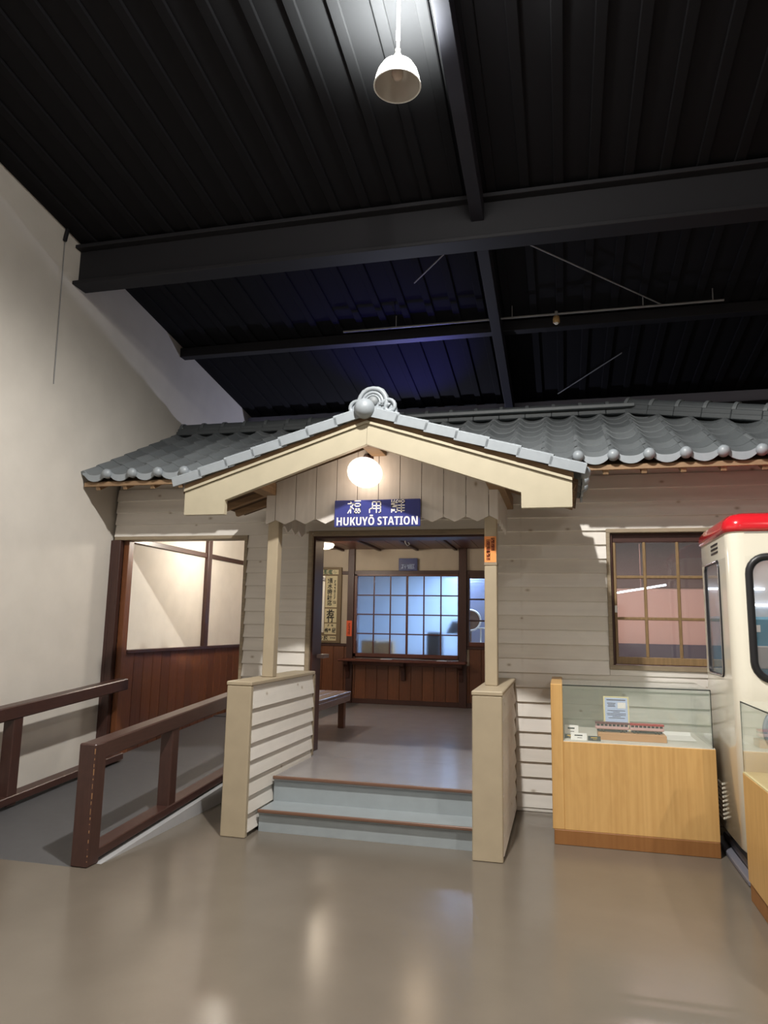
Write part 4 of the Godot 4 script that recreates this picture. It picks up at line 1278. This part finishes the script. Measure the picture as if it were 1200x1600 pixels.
func display_cases() -> void:
	var zf := -5.47
	var o := thing("display_case", "pale oak display case with a glass top against the station wall", "display case")
	slab("plinth", o, M.oak_base, -0.085, 0.998, 0.0, 0.1, -6.27, zf + 0.006, 0.003)
	slab("cabinet", o, M.oak, -0.012, 1.0, 0.1, 0.70, -6.28, zf, 0.003)
	slab("end_panel", o, M.oak, -0.095, -0.012, 0.1, 1.1, -6.28, zf, 0.004)
	slab("deck", o, M.case_inside, -0.01, 0.996, 0.70, 0.706, -6.27, zf - 0.004, 0.0)
	slab("front_glass", o, M.case_glass, -0.012, 0.985, 0.706, 1.094, zf - 0.012, zf - 0.006, 0.0)
	slab("side_glass", o, M.case_glass, 0.979, 0.985, 0.706, 1.094, -6.27, zf - 0.012, 0.0)
	slab("top_glass", o, M.case_glass, -0.012, 0.985, 1.094, 1.1, -6.27, zf - 0.006, 0.0)
	slab("back_glass", o, M.case_glass, -0.012, 0.985, 0.706, 1.094, -6.27, -6.264, 0.0)
	slab("edge_seal", o, M.edge_dark, -0.012, 0.985, 1.09, 1.0965, zf - 0.0125, zf - 0.0055, 0.0)
	slab("edge_seal", o, M.edge_dark, 0.982, 0.9865, 0.706, 1.094, zf - 0.0125, zf - 0.0055, 0.0)
	# its contents
	var y := 0.706
	o = thing("info_frame", "pale yellow frame with a printed blue sheet standing in the oak case", "picture frame", Vector3(0.388, y, -5.9), 0.0)
	var tilt := Basis(Vector3.RIGHT, -0.2)
	put("frame", box_mesh(Vector3(0.19, 0.285, 0.012), 0.003), M.frame_yellow, o, tilt * Vector3(0, 0.143, 0), tilt)
	var sheet := put("sheet", box_mesh(Vector3(0.166, 0.262, 0.002), 0.0), M.sheet_blue, o, tilt * Vector3(0, 0.143, 0.007), tilt)
	put("picture", box_mesh(Vector3(0.058, 0.044, 0.002), 0.0), M.paper, sheet, Vector3(0.04, 0.075, 0.0015))
	var st := start()
	for k in 3: cbox(st, Vector3(-0.035, 0.232 - 0.011 * k, 0.0085), Vector3([0.06, 0.05, 0.056][k], 0.005, 0.001), 0.0)
	for k in 6: cbox(st, Vector3(0.0, 0.178 - 0.011 * k, 0.0085), Vector3([0.13, 0.05, 0.14, 0.136, 0.06, 0.12][k], 0.004, 0.001), 0.0)
	cbox(st, Vector3(-0.014, 0.075, 0.0085), Vector3(0.02, 0.03, 0.001), 0.0)
	cbox(st, Vector3(0.018, 0.08, 0.0085), Vector3(0.014, 0.026, 0.001), 0.0)
	cbox(st, Vector3(0.0, 0.258, 0.0085), Vector3(0.14, 0.007, 0.001), 0.0)
	put("print", done(st), M.office_dark, sheet, Vector3(0, -0.143, -0.007))
	put("strut", box_mesh(Vector3(0.03, 0.2, 0.004), 0.001), M.frame_yellow, o, Vector3(0, 0.096, -0.07), Basis(Vector3.RIGHT, 0.3))
	o = tag(put("model_plinth", bxm(0.235, 0.705, y, y + 0.05, -5.76, -5.6, 0.003), M.model_base), "tan wooden block under the model trains in the oak case", "stand")
	for k in 2:
		var x0: float = [0.13, 0.43][k]
		var len: float = [0.235, 0.235][k]
		o = thing("model_tram", ["maroon-roofed pink model tram, left one on the tan block", "red-roofed pink model tram, right one on the tan block"][k], "model train", Vector3(x0 + len / 2 + [0.09, 0.03][k], y + 0.05, -5.68), [0.0, 0.0][k], "")
		put("chassis", box_mesh(Vector3(len * 0.9, 0.014, 0.045), 0.002), M.train_glass, o, Vector3(0, 0.013, 0))
		put("lower_body", box_mesh(Vector3(len, 0.022, 0.056), 0.004), M.train_pink, o, Vector3(0, 0.031, 0))
		put("window_band", box_mesh(Vector3(len * 0.985, 0.014, 0.053), 0.002), M.train_glass, o, Vector3(0, 0.049, 0))
		for q in 9:
			put("window_post", box_mesh(Vector3(0.006, 0.015, 0.056), 0.0), M.train_pink, o, Vector3(-len / 2 + 0.006 + (len - 0.012) * q / 8.0, 0.049, 0))
		put("roof", box_mesh(Vector3(len * 1.01, 0.014, 0.058), 0.005), [M.train_maroon, M.train_red][k], o, Vector3(0, 0.062, 0))
		for q in [-0.36, -0.26, 0.26, 0.36]:
			put("wheel_pair", lathem([[0.0, 0.024], [0.009, 0.024], [0.009, -0.024], [0.0, -0.024]], 12, Transform3D(Basis(Vector3.RIGHT, PI / 2), Vector3(q * len, 0.009, 0))), M.machine_grey, o)
	o = thing("name_card", "white folded card with printed line at the left front of the oak case", "card", Vector3(0.098, y, -5.53))
	folded(o, 0.112, 0.05, M.paper, M.ink)
	o = thing("name_card", "black folded card with yellow writing beside the white card", "card", Vector3(0.205, y, -5.525))
	folded(o, 0.088, 0.034, M.black_card, M.yellow_ink)
	o = thing("name_card", "white card near the end panel, farthest left in the oak case", "card", Vector3(0.05, y, -5.8))
	folded(o, 0.1, 0.07, M.paper, M.ink)
	o = thing("name_card", "small dark card at the far left corner of the oak case", "card", Vector3(0.035, y, -5.6))
	folded(o, 0.07, 0.03, M.black_card, M.yellow_ink)
	o = thing("white_sheet", "sheet of pale paper lying at the right of the model trains", "paper", Vector3(0.83, y, -5.9))
	put("sheet", box_mesh(Vector3(0.2, 0.002, 0.28), 0.0), M.paper, o, Vector3(0, 0.002, 0))
	put("fold", box_mesh(Vector3(0.2, 0.002, 0.05), 0.0), M.paper, o, Vector3(0, 0.01, -0.14), Basis(Vector3.RIGHT, 0.6))

	# second case: its long side runs towards the viewer
	o = thing("display_case", "oak glass-topped display case cut off by the picture's right edge", "display case")
	var x1 := 1.0
	slab("plinth", o, M.oak_base, x1 + 0.006, 1.75, 0.0, 0.1, -4.71, -3.2, 0.003)
	slab("cabinet", o, M.oak, x1, 1.76, 0.1, 0.69, -4.72, -3.19, 0.003)
	slab("deck", o, M.frame_yellow, x1 + 0.002, 1.755, 0.69, 0.698, -4.715, -3.195, 0.0)
	slab("front_glass", o, M.case_glass, x1 + 0.004, x1 + 0.01, 0.698, 1.092, -4.7, -3.2, 0.0)
	slab("end_glass", o, M.case_glass, x1 + 0.004, 1.75, 0.698, 1.092, -4.706, -4.7, 0.0)
	slab("top_glass", o, M.case_glass, x1 + 0.004, 1.75, 1.092, 1.098, -4.706, -3.2, 0.0)
	slab("edge_seal", o, M.edge_dark, x1 + 0.003, x1 + 0.011, 1.09, 1.096, -4.7, -3.2, 0.0)
	slab("edge_seal", o, M.edge_dark, x1 + 0.004, x1 + 0.009, 0.698, 1.09, -4.707, -4.703, 0.0)
	o = thing("round_headboard", "round blue-grey train headboard standing in the right-hand case", "headboard", Vector3(1.2, 0.70, -4.55))
	var rb := Basis(Vector3.UP, 0.35) * Basis(Vector3.RIGHT, PI / 2 - 0.12)
	put("disc", lathem([[0.0, 0.012], [0.125, 0.012], [0.135, 0.004], [0.135, -0.008], [0.0, -0.008]], 36), M.disc_blue, o, Vector3(0, 0.25, 0), rb)
	put("raised_ring", lathem([[0.095, 0.012], [0.098, 0.017], [0.106, 0.017], [0.109, 0.012]], 36), M.base_grey, o, Vector3(0, 0.25, 0), rb)
	put("foot", box_mesh(Vector3(0.1, 0.125, 0.03), 0.004), M.frame_yellow, o, Vector3(0, 0.0625, -0.01))

func folded(o: Node3D, w: float, h: float, m: Material, ink: Material) -> void:
	var t := Basis(Vector3.RIGHT, -0.35)
	put("front_flap", box_mesh(Vector3(w, h, 0.002), 0.0), m, o, t * Vector3(0, h / 2, 0), t)
	var t2 := Basis(Vector3.RIGHT, 0.35)
	put("back_flap", box_mesh(Vector3(w, h, 0.002), 0.0), m, o, Vector3(0, 0, -0.684 * h) + t2 * Vector3(0, h / 2, 0), t2)
	var st := start()
	cbox(st, Vector3(-w * 0.02, h * 0.66, 0.0016), Vector3(w * 0.5, h * 0.16, 0.001), 0.0)
	cbox(st, Vector3(w * 0.05, h * 0.32, 0.0016), Vector3(w * 0.3, h * 0.07, 0.001), 0.0)
	put("print", done(st), ink, o, Vector3.ZERO, t)

# a rounded rectangle outline, corner radius r, centred
func rounded(w: float, h: float, r: float, n := 6) -> Array:
	var pts := []
	for c in [[1, 1, 0.0], [-1, 1, PI / 2], [-1, -1, PI], [1, -1, PI * 1.5]]:
		for i in n + 1:
			var a: float = c[2] + PI / 2 * i / n
			pts.append([c[0] * (w / 2 - r) + r * cos(a), c[1] * (h / 2 - r) + r * sin(a)])
	return pts

# side walls of a rounded box with window holes are built as panels; here the plan outline is walked and each run given its heights
func cab_shell(prof: Array, plan_w: float, plan_d: float, r: float, arcs: int, skip: Array) -> Mesh:
	# prof: [inset, y] pairs; skip: [edge index, u0, u1, y0, y1] holes on the straight runs (edge 0 front, 3 left)
	var st := start()
	st.set_smooth_group(1)
	var rings := []
	for p in prof:
		var pts := rounded(plan_w - 2 * p[0], plan_d - 2 * p[0], maxf(r - p[0] * 0.6, 0.02), arcs)
		var ring := []
		for q in pts: ring.append(Vector3(q[0], p[1], q[1]))
		rings.append(ring)
	for k in rings.size() - 1:
		var n: int = rings[k].size()
		for i in n:
			var j := (i + 1) % n
			var a: Vector3 = rings[k][i]
			var b: Vector3 = rings[k][j]
			var c: Vector3 = rings[k + 1][j]
			var d: Vector3 = rings[k + 1][i]
			var hole := false
			for s in skip:
				if i == s[0] and a.y >= s[1] - 0.001 and d.y <= s[2] + 0.001: hole = true
			if hole: continue
			face(st, [a, b, c, d], (a + b) * Vector3(1, 0, 1) + Vector3(0, 0.3 * (prof[k + 1][0] - prof[k][0]) / maxf(prof[k + 1][1] - prof[k][1], 0.001), 0))
	return done(st)

func gondola() -> void:
	# body: rounded cream box on a grey base, red roof, big front window, narrow side window
	var x0 := 1.045
	var w := 1.5
	var d := 1.0
	var zf := -4.98
	var cx := x0 + w / 2
	var cz := zf - d / 2
	var r := 0.1
	var o := thing("gondola_cabin", "cream ropeway cabin with a glossy red roof at the right edge", "gondola", Vector3(cx, 0, cz))
	var y0 := 0.16
	var wy0 := 1.2
	var wy1 := 1.98
	# rounded outline: corner arcs of 7 points; straight runs are between arcs: index 6 front, 13 left, 20 back, 27 right
	var body := cab_shell([[0.02, y0], [0.0, y0 + 0.02], [0.0, wy0], [0.0, wy1], [0.0, 2.14]], w, d, r, 6, [[6, wy0, wy1], [13, wy0, wy1]])
	put("body_shell", body, M.cab_cream, o)
	# fillets of the front window and the side window: panels with rounded holes
	window_panel(o, Vector3(0, 0, d / 2), Basis(), w - 2 * r, wy0, wy1, -0.635, 0.635, wy0 + 0.005, wy1 - 0.005, 0.11, 0.04)
	window_panel(o, Vector3(-w / 2, 0, 0), Basis(Vector3.UP, -PI / 2), d - 2 * r, wy0, wy1, -0.28, 0.2, wy0 + 0.005, wy1 - 0.005, 0.05, 0.014)
	# roof
	var roof := cab_shell([[0.0, 2.14], [-0.012, 2.145], [-0.016, 2.17], [-0.008, 2.21], [0.025, 2.25], [0.09, 2.272], [0.4, 2.285]], w, d, r, 6, [])
	put("roof_shell", roof, M.cab_red, o)
	put("roof_top", box_mesh(Vector3(w - 0.78, 0.01, d - 0.78), 0.004), M.cab_red, o, Vector3(0, 2.282, 0))
	slab("gutter_line", o, M.cab_grey, -w / 2 + r, w / 2 - r, 2.128, 2.136, d / 2 - 0.002, d / 2 + 0.003, 0.001)
	# floor pan and base
	slab("floor_pan", o, M.cab_grey, -w / 2 + 0.03, w / 2 - 0.03, y0 + 0.005, y0 + 0.03, -d / 2 + 0.03, d / 2 - 0.03)
	slab("chassis", o, M.rubber, -w / 2 + 0.1, w / 2 - 0.1, 0.06, y0 + 0.01, -d / 2 + 0.08, d / 2 - 0.08)
	slab("base_plate", o, M.base_grey, -w / 2 + 0.0, w / 2 - 0.0, 0.0, 0.035, -d / 2 + 0.05, d / 2 + 0.05, 0.01)
	slab("base_step", o, M.base_grey, -w / 2 + 0.05, w / 2 - 0.05, 0.035, 0.075, -d / 2 + 0.09, d / 2 - 0.02, 0.01)
	# inside: seat back and upper lining
	slab("inner_back", o, M.cab_grey, -w / 2 + 0.02, w / 2 - 0.02, y0 + 0.03, 2.13, -d / 2 + 0.02, -d / 2 + 0.05, 0.0)
	slab("inner_lining", o, M.cab_grey, w / 2 - 0.05, w / 2 - 0.02, y0 + 0.03, 2.13, -d / 2 + 0.05, d / 2 - 0.14, 0.0)
	slab("seat_back", o, M.teal, -w / 2 + 0.03, w / 2 - 0.06, 0.6, 1.61, -d / 2 + 0.05, -d / 2 + 0.22, 0.02)
	slab("seat", o, M.teal, -w / 2 + 0.03, w / 2 - 0.06, 0.45, 0.62, -d / 2 + 0.22, -d / 2 + 0.6, 0.03)
	slab("notice", o, M.paper, -w / 2 + 0.26, -w / 2 + 0.35, 1.50, 1.55, -d / 2 + 0.22, -d / 2 + 0.223, 0.0)
	slab("grey_pad", o, M.cab_grey, -w / 2 + 0.3, -w / 2 + 0.55, 1.24, 1.4, -d / 2 + 0.22, -d / 2 + 0.25, 0.01)
	# two glowing rods added as white line reflections, also brightening the inside
	for q in [[1.70, 0.03], [1.58, 0.12]]:
		put("reflection_rod", tubem([Vector3(-w / 2 + q[1], q[0] + 0.12, -d / 2 + 0.075), Vector3(-w / 2 + q[1] + 0.4, q[0] + 0.12, -d / 2 + 0.075)], 0.008, 8), M.tube_lit, o)
	area(o, Vector3(0, 2.1, -0.1), Vector2(0.8, 0.3), 0.5, Color(1.0, 0.98, 0.96))
	put("added_glow_panel", box_mesh(Vector3(0.8, 0.008, 0.3), 0.002), M.dome_lit, o, Vector3(0, 2.108, -0.1))  # unseen glowing panel, added with its light to brighten the cabin inside
	# louvres near the roof and near the floor on the left side
	for k in 3:
		put("louvre", box_mesh(Vector3(0.006, 0.014, 0.22), 0.003), M.rubber, o, Vector3(-w / 2 - 0.001, 2.04 + 0.028 * k, 0.08))
	for k in 9:
		put("louvre", box_mesh(Vector3(0.014, 0.014, 0.14), 0.005), M.cab_cream, o, Vector3(-w / 2 - 0.002, 0.24 + 0.028 * k, -0.13), Basis(Vector3(0, 0, 1), 0.5))

func window_panel(o: Node3D, at: Vector3, b: Basis, run: float, y0: float, y1: float, u0: float, u1: float, v0: float, v1: float, r: float, gasket: float) -> void:
	# the flat run of the shell with a rounded hole, a rubber gasket round it, and a pane
	var hole := []
	for p in rounded(u1 - u0, v1 - v0, r, 6): hole.append(Vector2(p[0] + (u0 + u1) / 2, p[1] + (v0 + v1) / 2))
	var st := start()
	var n := hole.size()
	var cx := (u0 + u1) / 2
	var right := PackedVector2Array([Vector2(cx, y1), Vector2(run / 2, y1), Vector2(run / 2, y0), Vector2(cx, y0), Vector2(cx, v0)])
	for k in range(21, 28): right.append(hole[k])
	for k in range(0, 7): right.append(hole[k])
	right.append(Vector2(cx, v1))
	var left := PackedVector2Array([Vector2(cx, y0), Vector2(-run / 2, y0), Vector2(-run / 2, y1), Vector2(cx, y1), Vector2(cx, v1)])
	for k in range(7, 21): left.append(hole[k])
	left.append(Vector2(cx, v0))
	prism(st, right, -0.012, 0.0)
	prism(st, left, -0.012, 0.0)
	var sur := put("window_surround", done(st), M.cab_cream, o, at, b)
	var ring := []
	for i in n + 1:
		var p: Vector2 = hole[i % n]
		ring.append(Vector3(p.x, p.y, 0.0))
	put("gasket", tubem(ring, gasket * 0.5 + 0.004, 8), M.rubber, sur)
	if gasket < 0.02:
		var trim := []
		for p in ring: trim.append(p * Vector3(1, 1, 1) + Vector3(0, 0, 0.008))
		put("chrome_trim", tubem(trim, 0.005, 6), M.chrome, sur)
	var pane := start()
	var poly := PackedVector2Array(hole)
	prism(pane, poly, -0.006, -0.002)
	put("pane", done(pane), M.cab_glass, sur)
